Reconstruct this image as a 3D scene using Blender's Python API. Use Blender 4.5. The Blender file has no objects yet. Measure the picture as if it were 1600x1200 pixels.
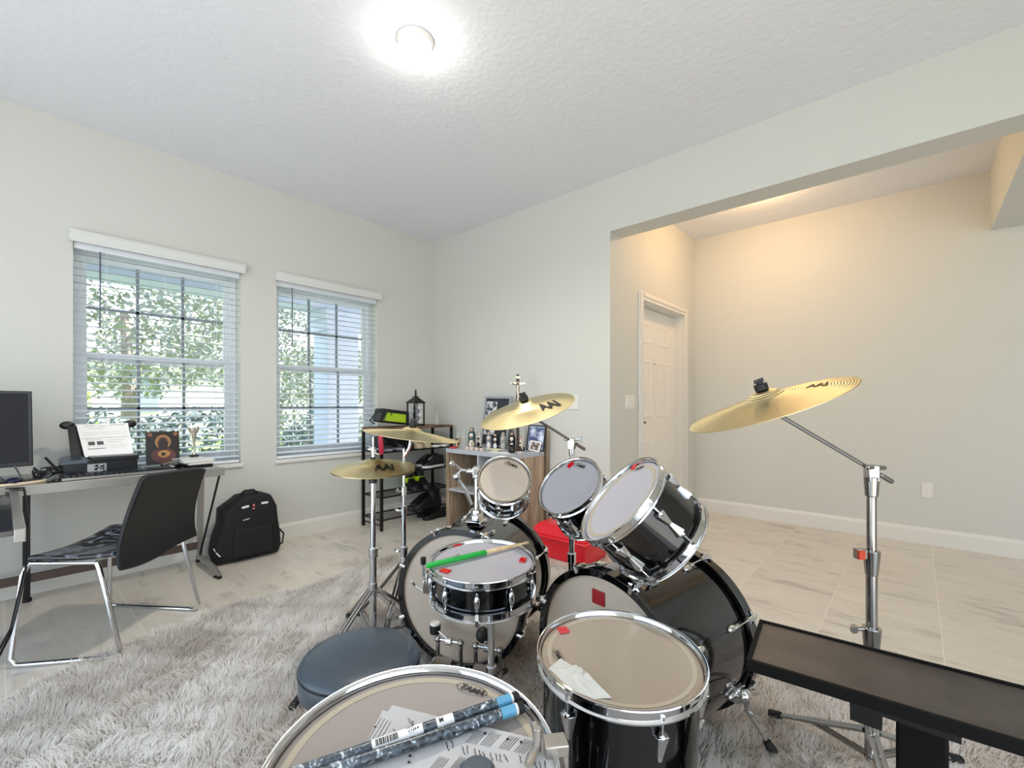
import bpy, math, random
import numpy as np
from mathutils import Vector, Matrix
random.seed(7)
PI = math.pi
S = bpy.context.scene
COL = S.collection

# ---------------------------------------------------------------- camera
TH = math.radians(41.62)
FW = Vector((math.cos(TH), math.sin(TH), 0)); RT = Vector((math.sin(TH), -math.cos(TH), 0))
CAMZ, FPX, HOR = 1.11, 711.2, 632.0
cam = bpy.data.cameras.new('camera'); co = bpy.data.objects.new('camera', cam); COL.objects.link(co)
cam.sensor_width = 36; cam.lens = FPX / 1600 * 36; cam.shift_y = (HOR - 600) / 1600; cam.clip_start = .02; cam.clip_end = 200
co.location = (0, 0, CAMZ); co.rotation_euler = (PI / 2, 0, TH - PI / 2)
S.camera = co

# ---------------------------------------------------------------- light
S.view_settings.view_transform = 'Standard'; S.view_settings.look = 'None'
S.view_settings.gamma = 1; S.view_settings.use_curve_mapping = False
S.view_settings.exposure = 1.12
S.cycles.use_denoising = True
S.cycles.max_bounces = 8; S.cycles.diffuse_bounces = 5; S.cycles.transparent_max_bounces = 16
S.cycles.sample_clamp_indirect = 4

W = bpy.data.worlds.new('sky'); S.world = W; W.use_nodes = True
wn = W.node_tree; wn.nodes.clear()
wo = wn.nodes.new('ShaderNodeOutputWorld'); wb = wn.nodes.new('ShaderNodeBackground')
tc = wn.nodes.new('ShaderNodeTexCoord'); sp = wn.nodes.new('ShaderNodeSeparateXYZ'); cr = wn.nodes.new('ShaderNodeValToRGB')
wn.links.new(tc.outputs['Generated'], sp.inputs[0]); wn.links.new(sp.outputs['Z'], cr.inputs[0])
cr.color_ramp.elements[0].position = 0.0; cr.color_ramp.elements[0].color = (.90, .93, .97, 1)
cr.color_ramp.elements[1].position = .9; cr.color_ramp.elements[1].color = (.45, .66, 1.0, 1)
e = cr.color_ramp.elements.new(.02); e.color = (.93, .98, 1.0, 1)
e = cr.color_ramp.elements.new(.25); e.color = (.72, .86, 1.0, 1)
wn.links.new(cr.outputs[0], wb.inputs[0]); wb.inputs[1].default_value = 1.6
wn.links.new(wb.outputs[0], wo.inputs[0])

sun = bpy.data.lights.new('sun', 'SUN'); sun.energy = 8; sun.angle = .01; sun.color = (1, .95, .85)
so = bpy.data.objects.new('sun', sun); COL.objects.link(so)
so.rotation_euler = Vector((.8, -.45, 1.0)).to_track_quat('Z', 'Y').to_euler()

def portal(loc, rot, sx, sy):
    l = bpy.data.lights.new('daylight_portal', 'AREA'); l.shape = 'RECTANGLE'; l.size = sx; l.size_y = sy
    l.cycles.is_portal = True
    o = bpy.data.objects.new('daylight_portal', l); COL.objects.link(o); o.location = loc; o.rotation_euler = rot
portal((0, -1.9, 1.42), (PI / 2, 0, 0), 2.6, 2.8)           # unseen end behind the camera, left open to let sky and sun in
portal((-1.3, 1.7, 1.15), (0, -PI / 2, 0), 2.3, 3.0)           # unseen wide opening on the left, sized to feed daylight in
portal((.765, 4.07, 1.4), (-PI / 2, 0, 0), .9, 1.4)
portal((1.955, 4.07, 1.4), (-PI / 2, 0, 0), .9, 1.4)

def lamp(name, kind, loc, energy, color, **k):
    l = bpy.data.lights.new(name, kind); l.energy = energy; l.color = color
    for a, b in k.items(): setattr(l, a, b)
    o = bpy.data.objects.new(name, l); COL.objects.link(o); o.location = loc
    return o
lamp('ceiling_lamp_light', 'POINT', (1.315, 1.785, 2.72), 1.3, (1, .95, .88), shadow_soft_size=.045)
lamp('ceiling_lamp_downlight', 'SPOT', (1.315, 1.785, 2.73), 44, (1, .92, .80), shadow_soft_size=.045, spot_size=math.radians(160), spot_blend=.9)
fo = lamp('foyer_lamp_light', 'POINT', (4.0, .95, 2.74), 10, (1, .62, .30), shadow_soft_size=.05)

# ---------------------------------------------------------------- helpers
def lin(c):
    if isinstance(c, str):
        c = tuple(int(c[i:i + 2], 16) / 255 for i in (0, 2, 4))
    return tuple(x / 12.92 if x <= .04045 else ((x + .055) / 1.055) ** 2.4 for x in c) + (1,)
MATS = {}
def mat(name, col='808080', rough=.5, metal=0, **k):
    if name in MATS: return MATS[name]
    m = bpy.data.materials.new(name); m.use_nodes = True
    b = m.node_tree.nodes['Principled BSDF']
    b.inputs['Base Color'].default_value = lin(col); b.inputs['Roughness'].default_value = rough; b.inputs['Metallic'].default_value = metal
    for a, v in k.items():
        b.inputs[a.replace('_', ' ')].default_value = v
    MATS[name] = m
    return m
def nd(m, t, **k):
    n = m.node_tree.nodes.new('ShaderNode' + t)
    for a, v in k.items(): setattr(n, a, v)
    return n
def lk(m, a, b): m.node_tree.links.new(a, b)
def bs(m): return m.node_tree.nodes['Principled BSDF']
def noise_bump(m, scale, strength, dist=.002, detail=3, coord='Object'):
    t = nd(m, 'TexCoord'); n = nd(m, 'TexNoise'); n.inputs['Scale'].default_value = scale; n.inputs['Detail'].default_value = detail
    b = nd(m, 'Bump'); b.inputs['Strength'].default_value = strength; b.inputs['Distance'].default_value = dist
    lk(m, t.outputs[coord], n.inputs['Vector']); lk(m, n.outputs['Fac'], b.inputs['Height']); lk(m, b.outputs[0], bs(m).inputs['Normal'])
    return m
def noise_color(m, scale, c0, c1, p0=.35, p1=.65, stretch=(1, 1, 1), detail=4, coord='Object', dist=0):
    t = nd(m, 'TexCoord'); mp = nd(m, 'Mapping'); n = nd(m, 'TexNoise'); r = nd(m, 'ValToRGB')
    mp.inputs['Scale'].default_value = stretch; n.inputs['Scale'].default_value = scale; n.inputs['Detail'].default_value = detail
    n.inputs['Distortion'].default_value = dist
    lk(m, t.outputs[coord], mp.inputs[0]); lk(m, mp.outputs[0], n.inputs['Vector']); lk(m, n.outputs['Fac'], r.inputs[0])
    r.color_ramp.elements[0].position = p0; r.color_ramp.elements[0].color = lin(c0)
    r.color_ramp.elements[1].position = p1; r.color_ramp.elements[1].color = lin(c1)
    lk(m, r.outputs[0], bs(m).inputs['Base Color'])
    return m

OFF = {}   # world position of the base each part's mesh is measured from
class MB:
    """collects shapes for one mesh"""
    def __init__(s, M=None): s.v = []; s.f = []; s.m = []; s.M = M or Matrix.Identity(4); s.mi = 0
    def pv(s, p): s.v.append(s.M @ Vector(p)); return len(s.v) - 1
    def face(s, idx): s.f.append(tuple(idx)); s.m.append(s.mi)
    def poly(s, pts): s.face([s.pv(p) for p in pts]); return s
    def box(s, c, sz, rz=0, R=None):
        R = R or Matrix.Rotation(rz, 3, 'Z'); c = Vector(c); ids = []
        for x in (-.5, .5):
            for y in (-.5, .5):
                for z in (-.5, .5): ids.append(s.pv(c + R @ Vector((x * sz[0], y * sz[1], z * sz[2]))))
        for q in ((0, 1, 3, 2), (4, 6, 7, 5), (0, 4, 5, 1), (2, 3, 7, 6), (0, 2, 6, 4), (1, 5, 7, 3)): s.face([ids[i] for i in q])
        return s
    def bx(s, x0, x1, y0, y1, z0, z1): return s.box(((x0 + x1) / 2, (y0 + y1) / 2, (z0 + z1) / 2), (x1 - x0, y1 - y0, z1 - z0))
    def hexa(s, p):   # 8 points: bottom 4, top 4
        i = [s.pv(q) for q in p]
        for q in ((3, 2, 1, 0), (4, 5, 6, 7), (0, 1, 5, 4), (1, 2, 6, 5), (2, 3, 7, 6), (3, 0, 4, 7)): s.face([i[a] for a in q])
        return s
    def lathe(s, prof, seg=32, M=None, closed=False):
        M = M or Matrix.Identity(4); rings = []
        for r, z in prof:
            if r < 1e-6: rings.append([s.pv(M @ Vector((0, 0, z)))])
            else: rings.append([s.pv(M @ Vector((r * math.cos(2 * PI * k / seg), r * math.sin(2 * PI * k / seg), z))) for k in range(seg)])
        n = len(rings)
        for a in range(n if closed else n - 1):
            A, B = rings[a], rings[(a + 1) % n]
            for k in range(seg):
                l = (k + 1) % seg
                if len(A) == 1 and len(B) == 1: continue
                if len(A) == 1: s.face((A[0], B[k], B[l]))
                elif len(B) == 1: s.face((A[k], B[0], A[l]))
                else: s.face((A[k], B[k], B[l], A[l]))
        return s
    def cyl(s, p0, p1, r0, r1=None, seg=12, caps=True):
        p0, p1 = Vector(p0), Vector(p1); r1 = r0 if r1 is None else r1
        L = (p1 - p0).length; M = Matrix.Translation(p0) @ (p1 - p0).to_track_quat('Z', 'Y').to_matrix().to_4x4()
        return s.lathe(([(0, 0)] if caps else []) + [(r0, 0), (r1, L)] + ([(0, L)] if caps else []), seg, M)
    def sph(s, c, r, seg=14, sz=(1, 1, 1), R=None):
        M = Matrix.Translation(Vector(c)) @ (R.to_4x4() if R else Matrix.Identity(4)) @ Matrix.Diagonal((*sz, 1)); n = max(6, seg // 2)
        return s.lathe([(r * math.sin(PI * k / n) if 0 < k < n else 0, -r * math.cos(PI * k / n)) for k in range(n + 1)], seg, M)
    def tube(s, pts, r, seg=8, caps=True, flat=1.0):
        pts = [Vector(p) for p in pts]; rs = r if isinstance(r, (list, tuple)) else [r] * len(pts); rings = []; up = None
        for i, p in enumerate(pts):
            t = (pts[min(i + 1, len(pts) - 1)] - pts[max(i - 1, 0)]).normalized()
            if up is None: up = Vector((0, 0, 1)) if abs(t.z) < .9 else Vector((1, 0, 0))
            u = (up - t * up.dot(t)).normalized(); w = t.cross(u); up = u
            rings.append([s.pv(p + (u * math.cos(2 * PI * k / seg) * flat + w * math.sin(2 * PI * k / seg)) * rs[i]) for k in range(seg)])
        for A, B in zip(rings, rings[1:]):
            for k in range(seg): s.face((A[k], A[(k + 1) % seg], B[(k + 1) % seg], B[k]))
        if caps: s.face(rings[0][::-1]); s.face(rings[-1])
        return s
    def ext(s, poly, o, u, v, n, t):  # polygon in plane (o,u,v) extruded along n by t
        o, u, v, n = Vector(o), Vector(u), Vector(v), Vector(n)
        A = [s.pv(o + u * a + v * b) for a, b in poly]; B = [s.pv(o + u * a + v * b + n * t) for a, b in poly]
        k = len(poly); s.face(A[::-1]); s.face(B)
        for i in range(k): s.face((A[i], A[(i + 1) % k], B[(i + 1) % k], B[i]))
        return s
    def build(s, name, m, parent=None, smooth=True, bevel=0, ang=38, origin=None):
        me = bpy.data.meshes.new(name)
        off = Vector(origin) if origin is not None else (OFF.get(parent.name) if parent is not None else None)
        vs = [v - Vector(off) for v in s.v] if off is not None else s.v
        me.from_pydata([tuple(v) for v in vs], [], s.f); me.validate()
        ms = m if isinstance(m, (list, tuple)) else [m]
        for q in ms: me.materials.append(q)
        if len(ms) > 1 and len(me.polygons) == len(s.m): me.polygons.foreach_set('material_index', s.m)
        import bmesh
        b = bmesh.new(); b.from_mesh(me); bmesh.ops.recalc_face_normals(b, faces=b.faces); b.to_mesh(me); b.free()
        if smooth:
            me.polygons.foreach_set('use_smooth', [True] * len(me.polygons)); me.set_sharp_from_angle(angle=math.radians(ang))
        o = bpy.data.objects.new(name, me); COL.objects.link(o)
        if parent is not None:
            o.parent = parent
            if parent.name in OFF: OFF[o.name] = OFF[parent.name]
        if origin is not None and parent is None: o.location = origin
        if bevel:
            md = o.modifiers.new('bevel', 'BEVEL'); md.width = bevel; md.segments = 2; md.limit_method = 'ANGLE'; md.angle_limit = math.radians(40)
        return o
def tag(o, label=None, cat=None, group=None, kind=None):
    if label: o['label'] = label
    if cat: o['category'] = cat
    if group: o['group'] = group
    if kind: o['kind'] = kind
    return o
ROOTS = []
def thing(name, label, cat, loc=(0, 0, 0), group=None, M=None):
    """empty; parts are given in world coordinates unless M is set (then in its own frame)"""
    o = bpy.data.objects.new(name, None); COL.objects.link(o); o.empty_display_size = .05
    if M is not None: o.matrix_world = M
    else: o.location = loc; OFF[o.name] = Vector(loc)
    ROOTS.append(o)
    return tag(o, label, cat, group)
def solo(mb, name, m, label, cat, group=None, origin=None, **k):
    if origin is None:
        vs = mb.v; origin = (sum(v.x for v in vs) / len(vs), sum(v.y for v in vs) / len(vs), min(v.z for v in vs))
    return tag(mb.build(name, m, origin=origin, **k), label, cat, group)
def struct(mb, name, m, **k): return tag(mb.build(name, m, **k), kind='structure')
def dup(o, parent=None):
    c = o.copy(); COL.objects.link(c)
    if parent is not None: c.parent = parent
    for ch in [x for x in COL.objects if x.parent is o and x is not c]: dup(ch, c)
    return c
def frame(o, n, xdir=(1, 0, 0)):
    n = Vector(n).normalized(); x = Vector(xdir); x = (x - n * x.dot(n)).normalized(); y = n.cross(x)
    M = Matrix.Identity(4)
    for i, a in enumerate((x, y, n)): M[0][i], M[1][i], M[2][i] = a
    M.translation = Vector(o); return M
def text_mesh(txt, size, m, name, parent, M, shear=0, depth=.0004, bold=0):
    cu = bpy.data.curves.new(name, 'FONT'); cu.body = txt; cu.size = size; cu.extrude = depth; cu.shear = shear; cu.align_x = 'CENTER'; cu.align_y = 'CENTER'; cu.offset = bold
    t = bpy.data.objects.new(name, cu); COL.objects.link(t)
    dg = bpy.context.evaluated_depsgraph_get(); dg.update()
    me = bpy.data.meshes.new_from_object(t.evaluated_get(dg)); bpy.data.objects.remove(t)
    o = bpy.data.objects.new(name, me); COL.objects.link(o); me.materials.clear(); me.materials.append(m)
    me.transform(M)
    if parent is not None:
        o.parent = parent
        if parent.name in OFF: me.transform(Matrix.Translation(-OFF[parent.name]))
    return o
# view rays used only to read positions off the photograph's 1600x1200 frame
def ray(x, y): return FW + RT * ((x - 800) / FPX) + Vector((0, 0, (HOR - y) / FPX))
CO = Vector((0, 0, CAMZ))
def onX(x, y, X): r = ray(x, y); return CO + r * (X / r.x)
def onY(x, y, Y): r = ray(x, y); return CO + r * (Y / r.y)
def onZ(x, y, Z): r = ray(x, y); return CO + r * ((Z - CAMZ) / r.z)
def onP(x, y, c, n): r = ray(x, y); n = Vector(n); return CO + r * ((Vector(c) - CO).dot(n) / r.dot(n))

# ---------------------------------------------------------------- materials
wallm = noise_bump(mat('wall_paint', 'CDCDC6', .75), 70, .12, .002)
ceilm = mat('ceiling_paint', 'E4E6EA', .8); noise_bump(ceilm, 30, .5, .008, 3)
trimm = mat('white_trim', 'DFDCD5', .4)
doorm = mat('white_door', 'E9E4DC', .42)
vinyl = mat('white_vinyl', 'E8ECF0', .4)
slatm = mat('blind_slat', 'E6EBF0', .45)
chrome = mat('chrome', 'D9DADC', .07, 1)
chromed = mat('brushed_chrome', 'A8A6A4', .16, 1)
blackg = mat('black_gloss_lacquer', '040405', .07, 0, Coat_Weight=.5)
blackm = mat('black_matte', '0D0D0F', .55)
blackp = mat('black_plastic', '0A0A0E', .35)
rubber = mat('rubber', '0B0B0B', .7)
shellin = noise_color(mat('shell_inside', 'C9B08A', .6), 14, 'DCC7A4', 'C8AC84', stretch=(1, 1, .15))
redgel = mat('red_gel', 'C40A18', .15, 0, Coat_Weight=.4)
inkm = mat('black_ink', '0A0A0A', .6)
paper = mat('paper', 'F2F1EE', .7)
greym = mat('grey_metal', 'A09C96', .35, .6)
blkmet = mat('black_metal', '0F0F10', .4, .3)

def glassy(name, col, fac, rough=.05):
    m = bpy.data.materials.new(name); m.use_nodes = True; nt = m.node_tree; nt.nodes.clear()
    out = nd(m, 'OutputMaterial'); mx = nd(m, 'MixShader'); tr = nd(m, 'BsdfTransparent'); pb = nd(m, 'BsdfPrincipled')
    tr.inputs[0].default_value = (1, 1, 1, 1); pb.inputs['Base Color'].default_value = lin(col); pb.inputs['Roughness'].default_value = rough
    mx.inputs[0].default_value = fac
    lk(m, tr.outputs[0], mx.inputs[1]); lk(m, pb.outputs[0], mx.inputs[2]); lk(m, mx.outputs[0], out.inputs[0]); MATS[name] = m
    return m
glass = glassy('window_glass', '000000', .05, .02)
clearg = glassy('clear_glass', 'FFFFFF', .10, .03)
head_coated = glassy('coated_head', 'B6B2B8', .86, .34)
head_clear = glassy('clear_head', 'E8DACA', .38, .08)
head_big = glassy('milky_head', '8F867F', .9, .5)
head_mid = glassy('frosted_head', 'B8A896', .66, .14)

brass = mat('cymbal_bronze', 'D3C496', .32, 1, Anisotropic=.75)
_t = nd(brass, 'TexCoord'); _l = nd(brass, 'VectorMath', operation='LENGTH'); _mp = nd(brass, 'Mapping'); _mp.inputs['Scale'].default_value = (1, 1, 0)
_tg = nd(brass, 'Tangent', direction_type='RADIAL', axis='Z'); lk(brass, _tg.outputs[0], bs(brass).inputs['Tangent'])
_s = nd(brass, 'Math', operation='MULTIPLY'); _s.inputs[1].default_value = 900; _sn = nd(brass, 'Math', operation='SINE'); _b = nd(brass, 'Bump')
_b.inputs['Strength'].default_value = .35; _b.inputs['Distance'].default_value = .0006
lk(brass, _t.outputs['Object'], _mp.inputs[0]); lk(brass, _mp.outputs[0], _l.inputs[0]); lk(brass, _l.outputs['Value'], _s.inputs[0]); lk(brass, _s.outputs[0], _sn.inputs[0])
lk(brass, _sn.outputs[0], _b.inputs['Height']); lk(brass, _b.outputs[0], bs(brass).inputs['Normal'])

def tile_material():
    m = mat('stone_tile', 'C8BFB0', .28)
    g = nd(m, 'NewGeometry'); sx = nd(m, 'SeparateXYZ'); lk(m, g.outputs['Position'], sx.inputs[0])
    def line(out, off, pitch):
        a = nd(m, 'Math', operation='SUBTRACT'); a.inputs[1].default_value = off - 50 * pitch; lk(m, out, a.inputs[0])
        d = nd(m, 'Math', operation='DIVIDE'); d.inputs[1].default_value = pitch; lk(m, a.outputs[0], d.inputs[0])
        f = nd(m, 'Math', operation='FRACT'); lk(m, d.outputs[0], f.inputs[0])
        fl = nd(m, 'Math', operation='FLOOR'); lk(m, d.outputs[0], fl.inputs[0])
        h = nd(m, 'Math', operation='SUBTRACT'); h.inputs[1].default_value = .5; lk(m, f.outputs[0], h.inputs[0])
        ab = nd(m, 'Math', operation='ABSOLUTE'); lk(m, h.outputs[0], ab.inputs[0])
        gt = nd(m, 'Math', operation='GREATER_THAN'); gt.inputs[1].default_value = .5 - .0022 / pitch; lk(m, ab.outputs[0], gt.inputs[0])
        return gt.outputs[0], fl.outputs[0]
    gx, fx = line(sx.outputs['X'], .47, .455); gy, fy = line(sx.outputs['Y'], -.09, .45)
    mxm = nd(m, 'Math', operation='MAXIMUM'); lk(m, gx, mxm.inputs[0]); lk(m, gy, mxm.inputs[1])
    cmb = nd(m, 'CombineXYZ'); lk(m, fx, cmb.inputs[0]); lk(m, fy, cmb.inputs[1])
    wn_ = nd(m, 'TexWhiteNoise'); lk(m, cmb.outputs[0], wn_.inputs[0])
    sc = nd(m, 'VectorMath', operation='SCALE'); sc.inputs['Scale'].default_value = 7; lk(m, wn_.outputs['Color'], sc.inputs[0])
    ad = nd(m, 'VectorMath', operation='ADD'); lk(m, g.outputs['Position'], ad.inputs[0]); lk(m, sc.outputs[0], ad.inputs[1])
    mp = nd(m, 'Mapping'); mp.inputs['Scale'].default_value = (5.5, 1.5, 1); lk(m, ad.outputs[0], mp.inputs[0])
    n = nd(m, 'TexNoise'); n.inputs['Scale'].default_value = 1.6; n.inputs['Detail'].default_value = 8; n.inputs['Roughness'].default_value = .65; n.inputs['Distortion'].default_value = .7
    lk(m, mp.outputs[0], n.inputs['Vector'])
    r = nd(m, 'ValToRGB'); lk(m, n.outputs['Fac'], r.inputs[0])
    el = r.color_ramp.elements; el[0].position = .30; el[0].color = lin('A8A197'); el[1].position = .72; el[1].color = lin('DDD6CA')
    q = el.new(.43); q.color = lin('CFC7BB'); q = el.new(.56); q.color = lin('D5CDC1')
    mx = nd(m, 'Mix', data_type='RGBA'); lk(m, mxm.outputs[0], mx.inputs['Factor']); lk(m, r.outputs[0], mx.inputs['A']); mx.inputs['B'].default_value = lin('E4DDD0')
    lk(m, mx.outputs['Result'], bs(m).inputs['Base Color'])
    b = nd(m, 'Bump'); b.invert = True; b.inputs['Strength'].default_value = .5; b.inputs['Distance'].default_value = .002; lk(m, mxm.outputs[0], b.inputs['Height']); lk(m, b.outputs[0], bs(m).inputs['Normal'])
    return m
tile = tile_material()

# ---------------------------------------------------------------- room
YW, XR, XF, YD, CH, HH = 3.88, 3.10, 4.887, 1.752, 2.845, 2.435
XB = 3.292   # back face of the right wall
struct(MB().bx(-1.3, 5.1, -3.2, 4.1, -.12, 0), 'floor', tile, smooth=False)
struct(MB().bx(-1.5, 3.2, -1.9, 4.1, CH, CH + .2).bx(3.2, 5.1, -3.4, 4.1, CH, CH + .2), 'ceiling', ceilm, smooth=False)
W1, W2, WZ0, WZ1 = (.30, 1.23), (1.492, 2.415), .66, 2.12
w = MB()
for a, b in ((-1.45, W1[0]), (W1[1], W2[0]), (W2[1], XB)): w.bx(a, b, YW, YW + .2, 0, CH)
for a, b in (W1, W2): w.bx(a, b, YW, YW + .2, 0, WZ0).bx(a, b, YW, YW + .2, WZ1, CH)
struct(w, 'wall_front', wallm, smooth=False)
w = MB().bx(XR, XB, YD, YW, 0, CH).bx(XR, XB, -3.2, YD, HH, CH)
struct(w, 'wall_right', wallm, smooth=False)
DX0, DX1, DZ = 3.642, 4.571, 2.0
w = MB().bx(XB, DX0, YD, YD + .2, 0, CH).bx(DX1, XF, YD, YD + .2, 0, CH).bx(DX0, DX1, YD, YD + .2, DZ, CH)
struct(w, 'wall_foyer', wallm, smooth=False)
struct(MB().bx(XF, XF + .2, -3.2, YD + .2, 0, CH), 'wall_far', wallm, smooth=False)
struct(MB().bx(-1.45, -1.3, 3.2, YW, 0, CH).bx(-1.45, -1.3, .2, 3.2, 2.3, CH).bx(-1.45, -1.3, -1.9, .2, 0, CH), 'wall_left', wallm, smooth=False)  # unseen; opening and the header over it are shaped to steer daylight
struct(MB().bx(XB, XF, -.62, -.412, 2.40, CH), 'trim_1', wallm, smooth=False)      # dropped beam across the foyer
struct(MB().bx(3.1, XF, -3.3, -3.2, 0, CH).bx(1.3, 3.1, -1.9, -1.75, 0, CH), 'wall_back', wallm, smooth=False)  # unseen; nearer segment added to screen the right wall's header from sky

def baseboard(name, p0, p1, n):
    p0, p1, n = Vector(p0), Vector(p1), Vector(n); d = (p1 - p0).normalized(); L = (p1 - p0).length
    prof = [(0, 0), (.016, 0), (.016, .105), (.012, .118), (.006, .128), (0, .133)]
    b = MB().ext(prof, p0, n, (0, 0, 1), d, L)
    return struct(b, name, trimm, smooth=False)
baseboard('baseboard_front', (-1.3, YW, 0), (XR, YW, 0), (0, -1, 0))
baseboard('baseboard_right', (XR, YD, 0), (XR, YW - .016, 0), (-1, 0, 0))
baseboard('baseboard_far', (XF, -3.2, 0), (XF, YD, 0), (-1, 0, 0))
baseboard('baseboard_foyer', (XR, YD, 0), (DX0 - .075, YD, 0), (0, -1, 0))
baseboard('baseboard_foyer_corner', (DX1 + .075, YD, 0), (XF - .016, YD, 0), (0, -1, 0))

def casing(x0, x1, z1, y):
    c = MB(); w_ = .07
    for a, b in ((x0 - w_, x0), (x1, x1 + w_)):
        c.bx(a, b, y - .018, y, 0, z1 + w_); c.bx(a + .012, b - .03, y - .026, y - .018, 0, z1 + w_ - .01)
    c.bx(x0, x1, y - .018, y, z1, z1 + w_); c.bx(x0, x1, y - .026, y - .018, z1 + .03, z1 + w_ - .012)
    return c
d1 = struct(casing(DX0, DX1, DZ, YD), 'door_1', trimm, bevel=.003)
ys = YD + .10
sl = MB().bx(DX0 + .004, DX1 - .004, ys, ys + .04, .008, DZ - .01)
sl.build('door_slab', doorm, d1)
pn = MB(); cw = (DX1 - DX0)
for a, b in ((.14, .44), (.56, .86)):
    xa, xb = DX0 + a * cw, DX0 + b * cw
    for z0, z1 in ((.24, .78), (.98, 1.52), (1.66, 1.86)):
        # raised panel: sloping frame and a field
        f = .02
        pts = [(xa, z0), (xb, z0), (xb, z1), (xa, z1)]; inn = [(xa + f, z0 + f), (xb - f, z0 + f), (xb - f, z1 - f), (xa + f, z1 - f)]
        in2 = [(xa + 2 * f, z0 + 2 * f), (xb - 2 * f, z0 + 2 * f), (xb - 2 * f, z1 - 2 * f), (xa + 2 * f, z1 - 2 * f)]
        for q in range(4):
            r_ = (q + 1) % 4
            pn.poly([(pts[q][0], ys - .001, pts[q][1]), (pts[r_][0], ys - .001, pts[r_][1]), (inn[r_][0], ys - .009, inn[r_][1]), (inn[q][0], ys - .009, inn[q][1])])
            pn.poly([(inn[q][0], ys - .009, inn[q][1]), (inn[r_][0], ys - .009, inn[r_][1]), (in2[r_][0], ys - .003, in2[r_][1]), (in2[q][0], ys - .003, in2[q][1])])
        pn.poly([(p[0], ys - .003, p[1]) for p in in2])
pn.build('door_panel', doorm, d1, smooth=False)
MB().bx(DX0, DX0 + .004, YD, ys + .04, 0, DZ).bx(DX1 - .004, DX1, YD, ys + .04, 0, DZ).bx(DX0, DX1, YD, ys + .04, DZ - .004, DZ).build('door_jamb', trimm, d1)
hx = DX0 + .07
MB().cyl((hx, ys, .95), (hx, ys - .012, .95), .026).cyl((hx, ys - .01, .95), (hx, ys - .045, .95), .009).box((hx + .05, ys - .045, .95), (.12, .012, .018)).build('door_handle', mat('bronze', '4A4038', .35, .8), d1)
MB().cyl((hx, ys, 1.12), (hx, ys - .02, 1.12), .024).box((hx, ys - .026, 1.12), (.01, .012, .034)).build('deadbolt', MATS['bronze'], d1)
MB().cyl(((DX0 + DX1) / 2, ys - .001, 1.49), ((DX0 + DX1) / 2, ys - .006, 1.49), .007).build('peephole', MATS['bronze'], d1)

def window(name, x0, x1):
    y = YW + .11
    r = struct(MB().bx(x0, x0 + .04, y, y + .07, WZ0, WZ1).bx(x1 - .04, x1, y, y + .07, WZ0, WZ1).bx(x0 + .04, x1 - .04, y, y + .07, WZ1 - .04, WZ1).bx(x0 + .04, x1 - .04, y, y + .07, WZ0, WZ0 + .05), name, vinyl, bevel=.002)
    s = MB(); zm = 1.42
    for a, b, yy in ((zm - .02, WZ1 - .04, y + .04), (WZ0 + .05, zm + .03, y + .01)):
        s.bx(x0 + .04, x0 + .075, yy, yy + .025, a, b).bx(x1 - .075, x1 - .04, yy, yy + .025, a, b).bx(x0 + .075, x1 - .075, yy, yy + .025, a, a + .04).bx(x0 + .075, x1 - .075, yy, yy + .025, b - .035, b)
    s.build('window_frame', vinyl, r, bevel=.002)
    mu = MB(); g = MB()
    for a, b, yy in ((zm + .02, WZ1 - .075, y + .05), (WZ0 + .09, zm - .005, y + .02)):
        for k in (1, 2):
            xx = x0 + .075 + (x1 - x0 - .15) * k / 3; mu.bx(xx - .009, xx + .009, yy - .006, yy + .006, a, b)
        zz = (a + b) / 2; mu.bx(x0 + .075, x1 - .075, yy - .006, yy + .006, zz - .009, zz + .009)
        g.bx(x0 + .075, x1 - .075, yy - .0015, yy + .0015, a, b)
    mu.build('muntin', mat('grey_muntin', '8C949C', .4), r); g.build('window_pane', glass, r, smooth=False)
    MB().bx(x0 - .012, x1 + .012, YW - .022, YW + .105, WZ0 - .028, WZ0 + .002).build('window_sill', trimm, r, bevel=.004)
    return r
window('window_1', *W1); window('window_2', *W2)

def blind(x0, x1, label):
    t = thing('window_blind', label, 'blind', ((x0 + x1) / 2, YW + .04, WZ0))
    MB().bx(x0 - .02, x1 + .02, YW - .055, YW + .0, 2.115, 2.17).bx(x0 - .024, x1 + .024, YW - .059, YW, 2.165, 2.178).bx(x0 - .02, x1 + .02, YW - .058, YW - .05, 2.105, 2.12).build('valance', mat('valance_white', 'D6D7D3', .5), t, bevel=.004)
    MB().bx(x0 + .004, x1 - .004, YW + .012, YW + .062, 2.08, 2.118).build('head_rail', slatm, t)
    s = MB(); z = WZ0 + .052
    while z < 2.075:
        n = 5; prof = []
        for i in range(n): q = -1 + 2 * i / (n - 1); prof.append((q * .0248, .0035 * (1 - q * q) + q * .004))
        for i in range(n - 1):
            (a, b), (c, d) = prof[i], prof[i + 1]
            for e_ in (0, .0024): s.poly([(x0 + .006, YW + .037 + a, z + b + e_), (x1 - .006, YW + .037 + a, z + b + e_), (x1 - .006, YW + .037 + c, z + d + e_), (x0 + .006, YW + .037 + c, z + d + e_)])
        z += .0445
    s.build('slats', slatm, t, smooth=False)
    MB().bx(x0 + .006, x1 - .006, YW + .012, YW + .062, WZ0 + .006, WZ0 + .026).build('bottom_rail', slatm, t, bevel=.003)
    c = MB()
    for k in (.17, .5, .83):
        xx = x0 + (x1 - x0) * k
        for yy in (YW + .011, YW + .063): c.cyl((xx, yy, WZ0 + .02), (xx, yy, 2.09), .0012, seg=5)
    c.build('ladder_cord', slatm, t)
    MB().cyl((x0 + .125, YW + .004, 1.6), (x0 + .125, YW + .004, 2.08), .0042, seg=8).build('tilt_wand', mat('grey_wand', '5A6068', .3), t)
blind(*W1, 'white slatted blind over the left window above the desk')
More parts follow.
